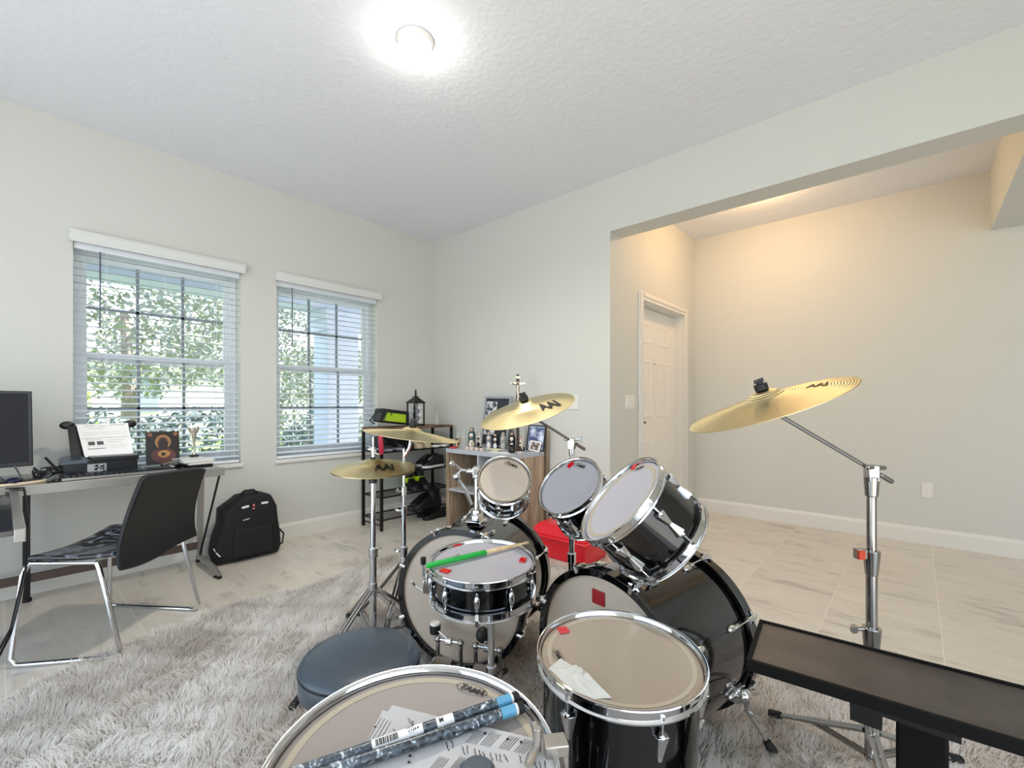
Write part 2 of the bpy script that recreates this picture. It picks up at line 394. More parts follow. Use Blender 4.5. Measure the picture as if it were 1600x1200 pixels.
blind(*W2, 'white slatted blind over the right window beside the shoe rack')

def wall_plate(M, label, gang, rocker, cat, name):
    t = thing(name, label, cat, M=M)
    wd = .07 if gang == 1 else .165 if gang == 3 else .115
    MB().box((0, 0, .003), (wd, .118, .006)).build('cover_plate', trimm, t, bevel=.002)
    for k in range(gang):
        x = (k - (gang - 1) / 2) * .046
        if rocker: MB().box((x, 0, .008), (.033, .066, .006), R=Matrix.Rotation(.08, 3, 'X')).build('rocker', doorm, t, bevel=.001)
        else:
            for s_ in (-1, 1):
                o = MB().cyl((x, s_ * .02, .005), (x, s_ * .02, .0085), .0165, seg=20).build('socket', doorm, t)
                MB().box((x - .006, s_ * .02 + .003, .0088), (.002, .007, .001)).box((x + .006, s_ * .02 + .003, .0088), (.002, .007, .001)).cyl((x, s_ * .02 - .008, .0083), (x, s_ * .02 - .008, .0093), .0025, seg=8).build('slot', inkm, o)
wall_plate(frame((XR, 2.118, 1.128), (-1, 0, 0), (0, -1, 0)), 'white light switch plate on the wall behind the tilted crash cymbal', 3, True, 'light switch', 'light_switch')
wall_plate(frame((3.418, YD, 1.128), (0, -1, 0), (1, 0, 0)), 'white three-rocker light switch plate beside the foyer door', 3, True, 'light switch', 'light_switch')
wall_plate(frame((XF, -.065, .43), (-1, 0, 0), (0, -1, 0)), 'white wall outlet low on the foyer wall right of the cymbal stand', 1, False, 'outlet', 'wall_outlet')

# flush ceiling lamp
t = thing('ceiling_lamp', 'round lit white ceiling lamp glowing on the textured ceiling', 'lamp', (1.315, 1.785, 2.845))
Mx = Matrix.Translation((1.315, 1.785, 0))
MB().lathe([(.02, 2.845), (.085, 2.845), (.088, 2.835), (.078, 2.822), (.055, 2.818), (.0, 2.818)], 40, Mx).build('lamp_base', trimm, t)
em = mat('lamp_glow', 'FFFFFF', .4, 0, Emission_Color=(1, .96, .9, 1), Emission_Strength=4)
MB().sph((1.315, 1.785, 2.825), .078, 28, (1, 1, .6)).build('dome', em, t)
t = thing('foyer_lamp', 'recessed foyer ceiling lamp hidden above the opening', 'lamp', (4.0, .95, 2.845))
MB().lathe([(.0, 2.843), (.075, 2.843), (.095, 2.838), (.095, 2.845)], 32, Matrix.Translation((4.0, .95, 0))).build('lamp_ring', trimm, t)

# ---------------------------------------------------------------- drums
def ellipse_logo(parent, at, ang, size, name='head_logo'):
    """printed brand oval lying on a head; at = (x, y) in the head plane, ang = reading direction"""
    M = Matrix.Translation((at[0], at[1], -.0092)) @ Matrix.Rotation(ang, 4, 'Z')
    o = text_mesh('TAMA', size * .42, inkm, name, parent, M, shear=.3, depth=.0002, bold=size * .012)
    r = MB(); n = 40; a, b = size * .72, size * .30
    for k in range(n):
        p, q = 2 * PI * k / n, 2 * PI * (k + 1) / n
        r.poly([M @ Vector((math.cos(p) * a, math.sin(p) * b, .0003)), M @ Vector((math.cos(q) * a, math.sin(q) * b, .0003)),
                M @ Vector((math.cos(q) * a * .955, math.sin(q) * b * .93, .0003)), M @ Vector((math.cos(p) * a * .955, math.sin(p) * b * .93, .0003))])
    rr = r.build('logo_oval', inkm, parent, smooth=False)
    return o
def hoop_prof(R, z0, s):   # triple-flanged hoop; s=+1 opens upward from z0 going down
    p = [(R - .0045, 0), (R - .001, .0006), (R, -.002), (R - .002, -.004), (R - .0062, -.005), (R - .0064, -.022), (R - .001, -.0255), (R - .0008, -.0285), (R - .0095, -.0285), (R - .0085, -.004)]
    return [(r, z0 + s * z) for r, z in p]
def lug(parent, R, a, z_ear, z_lug, long_=False, s=1):
    c, sn = math.cos(a), math.sin(a); P = lambda r, z: (r * c, r * sn, z)
    o = MB()
    if long_:
        zc = (z_ear + z_lug) / 2; h = abs(z_ear - z_lug) * .5 - .012
        o.sph(P(R + .010, zc), .0125, 14, (.85, .85, h / .0125 * .8)).cyl(P(R - .004, zc + h * .35), P(R + .008, zc + h * .35), .006, seg=8).cyl(P(R - .004, zc - h * .35), P(R + .008, zc - h * .35), .006, seg=8)
        o.cyl(P(R + .010, zc + h * .7), P(R + .010, zc + h * .95), .0055, seg=10).cyl(P(R + .010, zc - h * .7), P(R + .010, zc - h * .95), .0055, seg=10)
    else:
        d = (z_lug - z_ear); d = d / abs(d)
        R3 = Matrix.Rotation(a, 3, 'Z')
        # shield-shaped casting tapering away from the head
        w0, w1, L = .017, .006, .058
        q = [(R - .003, -w0, 0), (R + .017, -w0 * .7, .004), (R + .017, w0 * .7, .004), (R - .003, w0, 0),
             (R - .003, -w1, d * L), (R + .007, -w1 * .6, d * L * .92), (R + .007, w1 * .6, d * L * .92), (R - .003, w1, d * L)]
        pts = [R3 @ Vector((x, y, 0)) + Vector((0, 0, z_lug + z)) for x, y, z in q]
        o.hexa([pts[0], pts[1], pts[2], pts[3], pts[4], pts[5], pts[6], pts[7]])
        o.sph(P(R + .010, z_lug), .0085, 10)
        o.cyl(P(R + .004, z_lug + d * .014), P(R - .0125, z_lug + d * .014), .0065, seg=10)   # bolt through the shell
    lo = o.build('lug', chrome, parent, bevel=0 if long_ else .0015)
    r = MB().cyl(P(R + .010, z_ear + .004 * s), P(R + .010, z_lug), .0026, seg=8).cyl(P(R + .010, z_ear + .001 * s), P(R + .010, z_ear + .009 * s), .0048, seg=6)
    if long_: r.cyl(P(R + .010, z_lug), P(R + .010, z_lug - .009 * s), .0048, seg=6)
    r.box(P(R + .004, z_ear - .003 * s), (.020, .018, .004), rz=a)
    r.build('tension_rod', chrome, lo)
def drum(name, label, c, n, R, L, nl, head, logo=None, xdir=(1, 0, 0), roll=0, snare=False, cat='drum', resw=True, group=None):
    M = frame(c, n, xdir)
    t = thing(name, label, cat, M=M, group=group)
    rs = R - .016; h = .012
    s = MB(); s.lathe([(rs, -.014), (rs, -L + .014)], 64); s.mi = 1
    s.lathe([(rs, -.014), (rs - .007, -.014), (rs - .007, -L + .014), (rs, -L + .014)], 64)
    s.build('shell', [blackg, shellin], t, ang=60)
    MB().lathe([(0, -.0112), (R - .026, -.0112), (R - .021, -.0095), (R - .0125, -.0125), (R - .0095, -.019), (R - .0095, -.026), (R - .0115, -.026), (R - .012, -.0195), (R - .0215, -.0118), (0, -.0118)], 72).build('batter_head', head, t)
    MB().lathe([(0, -L + .0112), (R - .021, -L + .0112), (R - .0095, -L + .019), (R - .0095, -L + .026), (R - .0125, -L + .024), (R - .021, -L + .0118), (0, -L + .0118)], 48).build('resonant_head', head if resw else head_clear, t)
    MB().lathe(hoop_prof(R, 0, 1), 80, closed=True).build('batter_hoop', chrome, t, ang=50)
    MB().lathe(hoop_prof(R, -L, -1), 64, closed=True).build('resonant_hoop', chrome, t, ang=50)
    for k in range(nl):
        a = roll + 2 * PI * k / nl
        if snare: lug(t, rs, a, -.024, -L + .024, True)
        else:
            lug(t, rs, a, -.024, -.058); lug(t, rs, a + (PI / nl if L < .16 else 0), -L + .024, -L + .058, s=-1)
    if R > .15 and not snare: MB().lathe([(R - .034, -.0108), (R - .0235, -.0098), (R - .0235, -.0094), (R - .034, -.0104)], 80, closed=True).build('head_collar', mat('cream_collar', 'A89C88', .6), t)
    if logo: ellipse_logo(t, *logo)
    return t
def inplane(c, n, xdir, px):   # pixel -> local coords on a drum's head plane
    M = frame(c, n, xdir); q = M.inverted() @ onP(px[0], px[1], M @ Vector((0, 0, -.011)), Vector(n).normalized())
    return q.x, q.y
def logo_at(c, n, xd, p0, p1, k=1.0):
    a, b = inplane(c, n, xd, p0), inplane(c, n, xd, p1)
    L = math.hypot(b[0] - a[0], b[1] - a[1])
    return ((a[0] + b[0]) / 2, (a[1] + b[1]) / 2), math.atan2(b[1] - a[1], b[0] - a[0]), L / 1.44 * k
def gel(c, n, xd, px, sz, rot, label):
    x, y = inplane(c, n, xd, px); M = frame(c, n, xd) @ Matrix.Translation((x, y, -.0108)) @ Matrix.Rotation(rot, 4, 'Z')
    b = MB(M).box((0, 0, .0025), (sz[0], sz[1], .005))
    o = b.build('damper_gel', redgel, bevel=.002, origin=M.translation); return tag(o, label, 'damper pad', 'red gel damper pads stuck on the drum heads')

RT_ = tuple(RT)
SN = dict(c=(1.132, 1.145, .567), n=(-.061, -.051, .997))
T8 = dict(c=(1.366, 1.254, .811), n=(-.538, -.526, .658))
T10 = dict(c=(1.464, 1.011, .8005), n=(-.713, .083, .696))
T12 = dict(c=(1.246, .676, .828), n=(-.551, .495, .671))
F14 = dict(c=(.945, .509, .543), n=(-.035, -.05, .998))
F16 = dict(c=(.399, .545, .594), n=(-.045, -.07, .9965))

snare = drum('snare_drum', 'black snare drum on a stand with a green-handled drumstick across it', SN['c'], SN['n'], .188, .135, 10, head_coated, xdir=RT_, roll=.28, snare=True)
tom8 = drum('rack_tom', 'smallest black rack tom with clear head, mounted above the left bass drum', T8['c'], T8['n'], .113, .145, 5, head_clear, logo_at(**dict(c=T8['c'], n=T8['n'], xd=RT_, p0=(788.5, 722), p1=(809, 731))), RT_, roll=-.5, group='rack toms')
tom10 = drum('rack_tom', 'middle black rack tom with a milky head between the other two', T10['c'], T10['n'], .137, .18, 6, head_coated, logo_at(**dict(c=T10['c'], n=T10['n'], xd=RT_, p0=(898, 726), p1=(915, 731))), RT_, roll=.1, group='rack toms')
tom12 = drum('rack_tom', 'largest black rack tom tilted above the right bass drum', T12['c'], T12['n'], .162, .2, 6, head_coated, logo_at(**dict(c=T12['c'], n=T12['n'], xd=RT_, p0=(991, 736), p1=(1007, 729))), RT_, roll=-.15, group='rack toms')
f14 = drum('floor_tom', 'black floor tom holding torn white tissue on its head', F14['c'], F14['n'], .19, .43, 6, head_mid, logo_at(**dict(c=F14['c'], n=F14['n'], xd=RT_, p0=(866, 1015), p1=(879, 1036))), RT_, roll=-1.35, group='floor toms')
f16 = drum('floor_tom', 'black floor tom in the foreground with sheet music on its wide head', F16['c'], F16['n'], .2125, .45, 8, head_big, logo_at(**dict(c=F16['c'], n=F16['n'], xd=RT_, p0=(714, 1071), p1=(761, 1087))), RT_, roll=.35, group='floor toms')
for t_, R, L, a0 in ((f14, .19, .43, .0), (f16, .2125, .45, 2.2)):
    for k in range(3):
        a = a0 - PI / 2 + k * 2 * PI / 3; p = lambda r, z: (r * math.cos(a), r * math.sin(a), z)
        zf = -(t_.matrix_world.translation.z) + .012
        lo = MB().tube([p(R + .012, -.22), p(R + .012, zf + .10), p(R + .035, zf + .06), p(R + .035, zf + .02)], .0048, 8).build('leg', chrome, t_)
        MB().box(p(R + .0, -.27), (.03, .03, .045), rz=a).cyl(p(R + .01, -.27), p(R + .045, -.27), .005).build('leg_bracket', chrome, t_, bevel=.003)
        MB().cyl(p(R + .035, zf), p(R + .035, zf + .03), .011).build('rubber_foot', rubber, lo)
# snare throw-off on the left, butt plate on the right
Mt = Matrix.Rotation(math.radians(192), 4, 'Z')
th = MB(Mt).box((.187, 0, -.068), (.02, .03, .075)).box((.202, 0, -.08), (.012, .018, .05)).cyl((.205, 0, -.045), (.205, 0, .0), .0055).build('throw_off', chrome, snare, bevel=.002)
MB(Mt).cyl((.205, 0, -.002), (.205, 0, .022), .0095, seg=12).build('tension_knob', blackp, th, bevel=.001)
MB(Mt).tube([(.212, 0, -.095), (.235, .0, -.075), (.245, .02, -.05)], .0035, 8).build('throw_off_lever', chrome, th)
MB(Matrix.Rotation(math.radians(12), 4, 'Z')).box((.184, 0, -.085), (.018, .034, .05)).build('butt_plate', chrome, snare, bevel=.003)
MB().lathe([(.02, -.1505 + .019), (.02, -.1485 + .019)], 8).build('air_vent', chrome, snare)

for (px, rot, d, lab) in (((713.5, 852), .35, SN, 'red gel pad at the back left edge of the snare head'), ((696, 893), -.5, SN, 'red gel pad at the front left edge of the snare head'), ((817, 876), 1.35, SN, 'red gel pad at the right edge of the snare head')):
    gel(d['c'], d['n'], RT_, px, (.036, .024), rot, lab)
gel(T10['c'], T10['n'], RT_, (892, 727), (.030, .022), .5, 'red gel pad beside the oval logo on the middle rack tom')
gel(T12['c'], T12['n'], RT_, (992, 729), (.030, .020), .75, 'red gel pad beside the oval logo on the largest rack tom')
gel(F14['c'], F14['n'], RT_, (880, 986), (.026, .026), .25, 'red gel pad at the back left of the floor tom with tissue')

def bass(name, label, c, deg, R, L, seed):
    a = math.radians(deg); ax = Vector((math.cos(a), math.sin(a), 0))
    M = frame(c, -ax, (0, 0, 1))   # local +z faces the player, local x is up
    t = thing(name, label, 'drum', M=M, group='the two bass drums')
    rs = R - .018
    s = MB(); s.lathe([(rs, -.02), (rs, -L + .02)], 96); s.mi = 1
    s.lathe([(rs, -.02), (rs - .008, -.02), (rs - .008, -L + .02), (rs, -L + .02)], 96); s.build('shell', [blackg, shellin], t, ang=60)
    for nm, z0, sg in (('batter_hoop', 0, 1), ('front_hoop', -L, -1)):
        p = [(R, 0), (R, -.042), (R - .013, -.042), (R - .013, -.010), (R - .024, -.010), (R - .024, 0)]
        MB().lathe([(r, z0 + sg * z) for r, z in p], 96, closed=True).build(nm, blackg, t, bevel=.0015)
    MB().lathe([(0, -.012), (R - .04, -.012), (R - .024, -.014), (R - .015, -.022), (R - .0165, -.026), (R - .026, -.0155), (R - .04, -.0128), (0, -.0128)], 96).build('batter_head', head_clear, t)
    MB().lathe([(0, -L + .012), (R - .03, -L + .012), (R - .012, -L + .022), (R - .013, -L + .024), (0, -L + .0128)], 72).build('front_head', mat('front_head_white', 'DCD5CB', .35), t)
    for k in range(8):
        b = 2 * PI * (k + .5) / 8; P = lambda r, z, o=0: (r * math.cos(b) - o * math.sin(b), r * math.sin(b) + o * math.cos(b), z)
        for z0, sg in ((0, -1), (-L, 1)):
            cl = MB().tube([P(R - .013, z0 + sg * .0), P(R + .002, z0 - sg * .005), P(R + .007, z0 + sg * .022), P(R + .003, z0 + sg * .046)], [.007, .009, .009, .006], 8).build('claw', chrome, t)
            MB().cyl(P(R + .002, z0 + sg * .03), P(R - .004, z0 + sg * .115), .003, seg=8).cyl(P(R + .004, z0 + sg * .012, -.02), P(R + .004, z0 + sg * .012, .02), .0042, seg=8).build('tension_rod', chrome, cl)
            MB().sph(P(rs + .004, z0 + sg * .125), .014, 12, (.8, .8, 1.9)).cyl(P(rs + .011, z0 + sg * .10), P(rs + .011, z0 + sg * .12), .007, seg=10).build('lug', chrome, t)
    return t, M, ax
bA, MA, axA = bass('bass_drum', 'left black bass drum standing behind the snare drum', (1.265, 1.422, .30), 23.1, .29, .42, 1)
bB, MBm, axB = bass('bass_drum', 'right black bass drum standing behind the floor tom with tissue', (1.25, .735, .30), -9.0, .288, .45, 2)
x, y = .167, .0
q = MBm.inverted() @ onP(932, 935, (1.25, .735, .3), axB)
o = MB(MBm @ Matrix.Translation((q.x, q.y, -.0115))).box((0, 0, .0025), (.045, .05, .005)).build('damper_gel', mat('dark_red_gel', '8E0A14', .25), bevel=.002, origin=MBm @ Vector((q.x, q.y, -.0115)))
tag(o, 'dark red square gel pad on the right bass drum head', 'damper pad', 'red gel damper pads stuck on the drum heads')
# spurs
def spur(t, M, sgn, foot):
    Mi = M.inverted(); z = -.36
    p0 = Vector((-.11, sgn * .252, z)); f = Mi @ Vector(foot)
    o = MB().box(p0, (.05, .035, .05)).sph(p0 + Vector((0, sgn * .02, 0)), .025, 12).build('spur_bracket', chrome, t, bevel=.005)
    s = MB().tube([p0 + Vector((0, sgn * .03, 0)), p0.lerp(f, .3) + Vector((0, 0, 0)), f], [.010, .009, .005], 10).cyl(p0.lerp(f, .36) + Vector((0, -.014, 0)), p0.lerp(f, .36) + Vector((0, .014, 0)), .005).build('spur', chrome, t)
    MB().cyl(f.lerp(p0, .16), f.lerp(p0, -.02), .012, .016).build('rubber_foot', rubber, s)
up = Vector((0, 0, 1))
Y = MBm.to_3x3() @ Vector((0, 1, 0)); sg = 1 if Y.y < 0 else -1
spur(bB, MBm, sg, (1.60, .335, .03)); spur(bB, MBm, -sg, (1.68, 1.06, .03))
spur(bA, MA, sg, (1.80, 1.22, .03)); spur(bA, MA, -sg, (1.40, 1.93, .03))

# double tom holder on the left bass drum
hb = Vector((1.407, 1.458, .574))
t = thing('tom_holder', 'chrome double tom holder rising from the left bass drum', 'tom holder', hb)
MB().box(hb + Vector((0, 0, .014)), (.085, .07, .028), rz=.4).cyl(hb, hb + Vector((0, 0, .075)), .036, .026, 16).box(hb + Vector((-.03, -.03, .045)), (.05, .035, .03), rz=.4).build('base', chrome, t, bevel=.006)
MB().cyl(hb + Vector((0, 0, .05)), hb + Vector((0, 0, .25)), .0135, seg=16).build('post', chrome, t)
MB().box(hb + Vector((0, 0, .235)), (.05, .038, .05), rz=.7).cyl(hb + Vector((-.035, .03, .24)), hb + Vector((.035, -.03, .24)), .013).build('top_clamp', chrome, t, bevel=.005)
aL = hb + Vector((-.055, .075, .215))
ar = MB().tube([hb + Vector((-.01, .01, .235)), hb + Vector((-.045, .05, .245)), aL, aL + Vector((.035, -.02, -.06)), aL + Vector((.06, -.035, -.13))], .008, 10).build('free_arm', chrome, t)
MB().cyl(hb + Vector((-.07, .07, .27)), hb + Vector((-.045, .06, .25)), .006).sph(hb + Vector((-.078, .078, .275)), .014, 10, (1, .5, 1)).sph(aL, .019, 12).build('wing_nut', chrome, ar)
T8c = Vector(T8['c']) - Vector(T8['n']) * .08
ap = T8c + (hb + Vector((0, 0, .2)) - T8c).normalized() * .10
MB().tube([hb + Vector((.01, -.01, .235)), hb.lerp(ap, .5) + Vector((0, 0, .13)), ap], .008, 10).box(ap, (.03, .03, .04), rz=.6).build('tom_arm', chrome, t)
# mount for the largest tom on the right bass drum
mb_ = Vector((1.42, .71, .57))
t = thing('tom_holder', 'chrome tom mount on top of the right bass drum', 'tom holder', mb_)
MB().box(mb_ + Vector((.02, -.02, .0)), (.07, .05, .02)).cyl(mb_ + Vector((.02, -.02, .01)), mb_ + Vector((.0, -.03, .05)), .018).tube([mb_ + Vector((-.06, .02, .008)), mb_ + Vector((-.02, .0, .035)), mb_ + Vector((.01, -.03, .06))], .007).build('base', chrome, t, bevel=.003)

# ---------------------------------------------------------------- stands and cymbals
def tripod(t, base, zh, spread, angs, r=.007, zfoot=.03, zlow=None):
    bx_, by_ = base
    zlow = zh * .35 if zlow is None else zlow
    MB().cyl((bx_, by_, zh - .02), (bx_, by_, zh + .03), .019, seg=16).cyl((bx_, by_, zlow - .015), (bx_, by_, zlow + .015), .017, seg=16).cyl((bx_, by_, zlow), (bx_, by_, zh), .0125).build('hub', chrome, t, bevel=.003)
    for a in angs:
        a = math.radians(a); d = Vector((math.cos(a), math.sin(a), 0)); s = Vector((-d.y, d.x, 0)) * .008
        b0 = Vector((bx_, by_, zh)) + d * .018; b1 = Vector((bx_, by_, 0)) + d * spread + Vector((0, 0, zfoot))
        l = MB()
        for q in (-1, 1):
            l.tube([b0 + s * q, b0.lerp(b1, .5) + s * q, b1 + s * q * .3], [r * .8, r * .8, r * .7], 6)
            l.tube([Vector((bx_, by_, zlow)) + d * .015 + s * q, b0.lerp(b1, .55) + s * q], r * .6, 6)
        lo = l.build('leg', chromed, t)
        MB().cyl(b1.lerp(b0, .1), b1.lerp(b0, -.04) , .011, .015, 10).build('rubber_foot', rubber, lo)
def collar(t, p, r=.017, wing=None):
    p = Vector(p); m = MB().cyl(p - Vector((0, 0, .022)), p + Vector((0, 0, .022)), r, r * 1.06, 18)
    o = m.build('collar', chrome, t, bevel=.003)
    if wing:
        w_ = Vector(wing).normalized(); s = Vector((-w_.y, w_.x, 0))
        MB().cyl(p, p + w_ * (r + .022), .005).tube([p + w_ * (r + .02) - s * .018 + Vector((0, 0, .008)), p + w_ * (r + .016), p + w_ * (r + .02) + s * .018 + Vector((0, 0, .008))], .0052, 8).build('wing_screw', chrome, o)
    return o
def cymbal(label, c, n, R, bell=.05, bow=.028, logo=None, zlift=0):
    M = frame(c, n, RT_)
    t = thing('cymbal', label, 'cymbal', M=M, group='cymbals')
    # c is the centre of the rim circle; the bow rises above it
    pr = [(.006, bow + .020), (bell * .35, bow + .0185), (bell * .7, bow + .012), (bell, bow), (R * .45, bow * .72), (R * .75, bow * .34), (R, 0)]
    low = [(r, z - .0013) for r, z in pr[::-1]]
    MB().lathe(pr + low, 96, closed=True).build('bronze_disc', brass, t, ang=50)
    return t, M
def cym_logo(t, M, R, bow, px, px2, size, shear=.12):
    # printed letters lying on the bow: placed where the photo shows them
    n = (M.to_3x3() @ Vector((0, 0, 1)))
    a = M.inverted() @ onP(px[0], px[1], M @ Vector((0, 0, bow * .5)), n); b = M.inverted() @ onP(px2[0], px2[1], M @ Vector((0, 0, bow * .5)), n)
    ang = math.atan2(b.y - a.y, b.x - a.x)
    w_ = math.hypot(b.x - a.x, b.y - a.y)
    c = (a + b) / 2; rr = math.hypot(c.x, c.y)
    zz = bow * (.72 - (rr / R - .45) * 1.27 if rr > R * .45 else .9); tilt = -math.atan(bow / R * 1.0)
    L = Matrix.Translation((c.x, c.y, zz + .0016)) @ Matrix.Rotation(math.atan2(c.y, c.x), 4, 'Z') @ Matrix.Rotation(-tilt, 4, 'Y') @ Matrix.Rotation(-math.atan2(c.y, c.x), 4, 'Z') @ Matrix.Rotation(ang, 4, 'Z')
    o = text_mesh('AAI', size, inkm, 'cymbal_logo', t, Matrix.Identity(4), depth=.0003, bold=size * .035)
    xs = [v.co.x for v in o.data.vertices]; k = w_ / (max(xs) - min(xs))
    o.data.transform(Matrix.Translation((-(max(xs) + min(xs)) / 2, 0, 0))); o.data.transform(Matrix.Diagonal((k, k * 2.0, 1, 1))); o.data.transform(L)
def felts(t, c, n, bow, parts=True, stem=.0):
    M = frame(c, n, RT_); P = lambda z: M @ Vector((0, 0, z)); z = bow + .019
    f = MB().cyl(P(z - .012), P(z + .0), .013).cyl(P(z + .002), P(z + .020), .0185, seg=16).build('felt', blackm, t)
    MB().cyl(P(z - .06), P(z + .036), .0035).cyl(P(z + .020), P(z + .028), .009).box(P(z + .03), (.028, .006, .012), R=M.to_3x3()).build('wing_nut', blackp, t, bevel=.001)
    return P(z - .06)

BOW = .026
# crash over the hi-hat side, straight stand
c1, n1 = (1.288, 1.777, .963), (.10, -.10, .989)
cA, MA_ = cymbal('cream bronze crash cymbal, leftmost, tilted right above the hi-hat', c1, n1, .222, bow=.024)
t = thing('cymbal_stand', 'straight chrome cymbal stand behind the hi-hat stand', 'cymbal stand', (1.268, 1.81, .0), 'cymbal stands')
q = felts(t, c1, n1, .024)
B = (1.268, 1.81)
MB().tube([q, q + Vector((-.004, .008, -.04)), (B[0], B[1], .86)], .007).cyl((*B, .60), (*B, .90), .0065, seg=12).cyl((*B, .33), (*B, .62), .0105, seg=14).cyl((*B, .06), (*B, .42), .0135, seg=14).build('tube', chrome, t)
collar(t, (*B, .70), .012, (-.6, .6, 0)); collar(t, (*B, .61), .014, (-.8, .3, 0)); collar(t, (*B, .42), .017, (-.6, .2, 0))
tripod(t, B, .36, .33, (99, 215, 30), zlow=.12)

# hi-hat
ch, nh = (1.095, 1.788, .835), (-.061, -.073, .995)
chc = Vector(ch)
nh2 = Vector((-.02, -.05, .998))
cH, MH = cymbal('top hi-hat cymbal with black printed letters', chc + Vector((0, 0, -.004)), nh, .178, bell=.045, bow=.022)
cym_logo(cH, MH, .178, .022, (584.5, 733), (615, 731), .04)
cL, ML = cymbal('bottom hi-hat cymbal, flipped under the lettered one', chc + Vector((0, 0, -.016)), -nh2, .178, bell=.045, bow=.022)
t = thing('hi_hat_stand', 'chrome hi-hat stand with tripod legs on the shaggy rug', 'hi-hat stand', (1.09, 1.785, 0))
B = (1.09, 1.785)
MB().cyl((*B, .30), (*B, .968), .0035, seg=8).build('pull_rod', chrome, t)
MB().cyl((*B, .43), (*B, .775), .0115, seg=16).cyl((*B, .05), (*B, .45), .0155, seg=16).build('tube', chrome, t)
MB().cyl((*B, .765), (*B, .80), .018, seg=16).cyl((*B, .795), (*B, .81), .012).build('felt_seat', blackp, t, bevel=.002)
MB().cyl((*B, .865), (*B, .878), .011).cyl((*B, .85), (*B, .866), .015).build('felt', blackm, t)
MB().cyl((*B, .878), (*B, .925), .0085, seg=12).cyl((B[0] - .02, B[1] + .01, .915), (B[0] + .012, B[1] - .006, .905), .005).tube([(B[0] - .018, B[1] + .0, .93), (B[0] - .006, B[1], .905), (B[0] + .02, B[1] - .014, .89)], .0045).build('clutch', chrome, t, bevel=.001)
collar(t, (*B, .46), .020, (.8, .5, 0))
tripod(t, B, .30, .40, (76, 196, 318), r=.009, zlow=.10)
MB().box((1.02, 1.62, .05), (.09, .26, .012), rz=-.4).build('footboard', chromed, t, bevel=.004)
MB().box((1.07, 1.74, .04), (.10, .06, .03), rz=-.4).build('pedal_base', blackp, t, bevel=.004)

# crash above the bookcase side: boom stand
c2, n2 = (1.462, 1.216, 1.091), (-.368, .051, .928)
c2s = Vector(c2)
cC, MC = cymbal('gold crash cymbal with big black letters, tilted over the middle rack tom', c2s - Vector(n2) * .006, n2, .203, bow=.024)
cym_logo(cC, MC, .203, .024, (843, 640), (872, 629), .05)
t = thing('cymbal_stand', 'chrome boom stand rising behind the middle rack tom', 'cymbal stand', (1.71, 1.16, 0), 'cymbal stands')
q = felts(t, c2s - Vector(n2) * .006, n2, .024)
B = (1.712, 1.161); pt_ = Vector((*B, .945)); d_ = (pt_ - q).normalized()
MB().tube([q, q + d_ * .02, pt_, pt_ + d_ * .07], .006).cyl(pt_ + d_ * .03, pt_ + d_ * .09, .0085).build('boom_arm', chromed, t)
MB().cyl((*B, .75), (*B, .93), .0085, seg=14).cyl((*B, .40), (*B, .82), .0125, seg=14).cyl((*B, .06), (*B, .42), .0155, seg=14).build('tube', chrome, t)
MB().box(pt_ - Vector((0, 0, .012)), (.032, .03, .05), rz=.3).cyl(pt_ + Vector((-.03, .02, .008)), pt_ + Vector((.035, -.025, .008)), .0065).cyl(pt_ + Vector((.03, -.03, -.005)), pt_ + Vector((.042, -.035, .02)), .005).cyl((*B, .88), (*B, .92), .014).build('tilter', chrome, t, bevel=.003)
collar(t, (*B, .82), .016, (-.9, .6, 0)); collar(t, (*B, .42), .019)
tripod(t, B, .30, .30, (100, 350, 215), r=.008)

# big cymbal at right on the second boom stand
c3, n3 = (1.502, .328, 1.113), (-.229, .274, .934)
cD, MD = cymbal('large pale gold cymbal at right, tilted toward the left', Vector(c3) - Vector(n3) * .004, n3, .229, bell=.055, bow=.026)
cym_logo(cD, MD, .229, .026, (1262, 607), (1293, 599), .05)
t = thing('cymbal_stand', 'tall chrome boom stand at right with a red-tipped height clamp', 'cymbal stand', (1.73, .10, 0), 'cymbal stands')
q = felts(t, Vector(c3) - Vector(n3) * .004, n3, .026)
B = (1.73, .10); pt_ = Vector((*B, .915)); d_ = (pt_ - q).normalized()
MB().tube([q, q + d_ * .03, pt_ - d_ * .0, pt_ + d_ * .05], .0062).build('boom_arm', chromed, t)
MB().cyl((*B, .62), (*B, .90), .0125, seg=16).cyl((*B, .40), (*B, .66), .0145, seg=16).cyl((*B, .05), (*B, .44), .0175, seg=16).build('tube', chromed, t)
MB().box(pt_ - Vector((0, 0, .01)), (.034, .03, .05), rz=.5).cyl(pt_ + Vector((-.03, .01, .01)), pt_ + Vector((.03, -.03, .005)), .007).cyl(pt_ + d_ * .03, pt_ + d_ * .075, .008).cyl((*B, .835), (*B, .895), .0165, .02, 16).build('tilter', chromed, t, bevel=.003)
co_ = MB().cyl((*B, .60), (*B, .675), .0165, .023, 18).build('collar', chromed, t, bevel=.003)
L_ = -RT
MB().box(Vector((*B, .665)) + L_ * .034, (.03, .02, .03), rz=TH - PI / 2).build('clamp_block', chromed, co_, bevel=.002)
tag(MB().box(Vector((*B, .665)) + L_ * .040 - FW * .006, (.018, .022, .026), rz=TH - PI / 2).build('clamp_tip', mat('red_tip', 'C23A12', .4), co_), 'red clamp tip')
co_ = MB().cyl((*B, .37), (*B, .445), .019, .025, 18).build('collar', chromed, t, bevel=.003)
MB().cyl(Vector((*B, .44)), Vector((*B, .44)) + L_ * .05, .006).cyl(Vector((*B, .44)) + L_ * .045 + FW * .01, Vector((*B, .44)) + L_ * .06 - FW * .01, .010).build('wing_screw', chromed, co_)
tripod(t, B, .13, .28, (77, 197, 317), r=.009, zfoot=.03, zlow=.06)

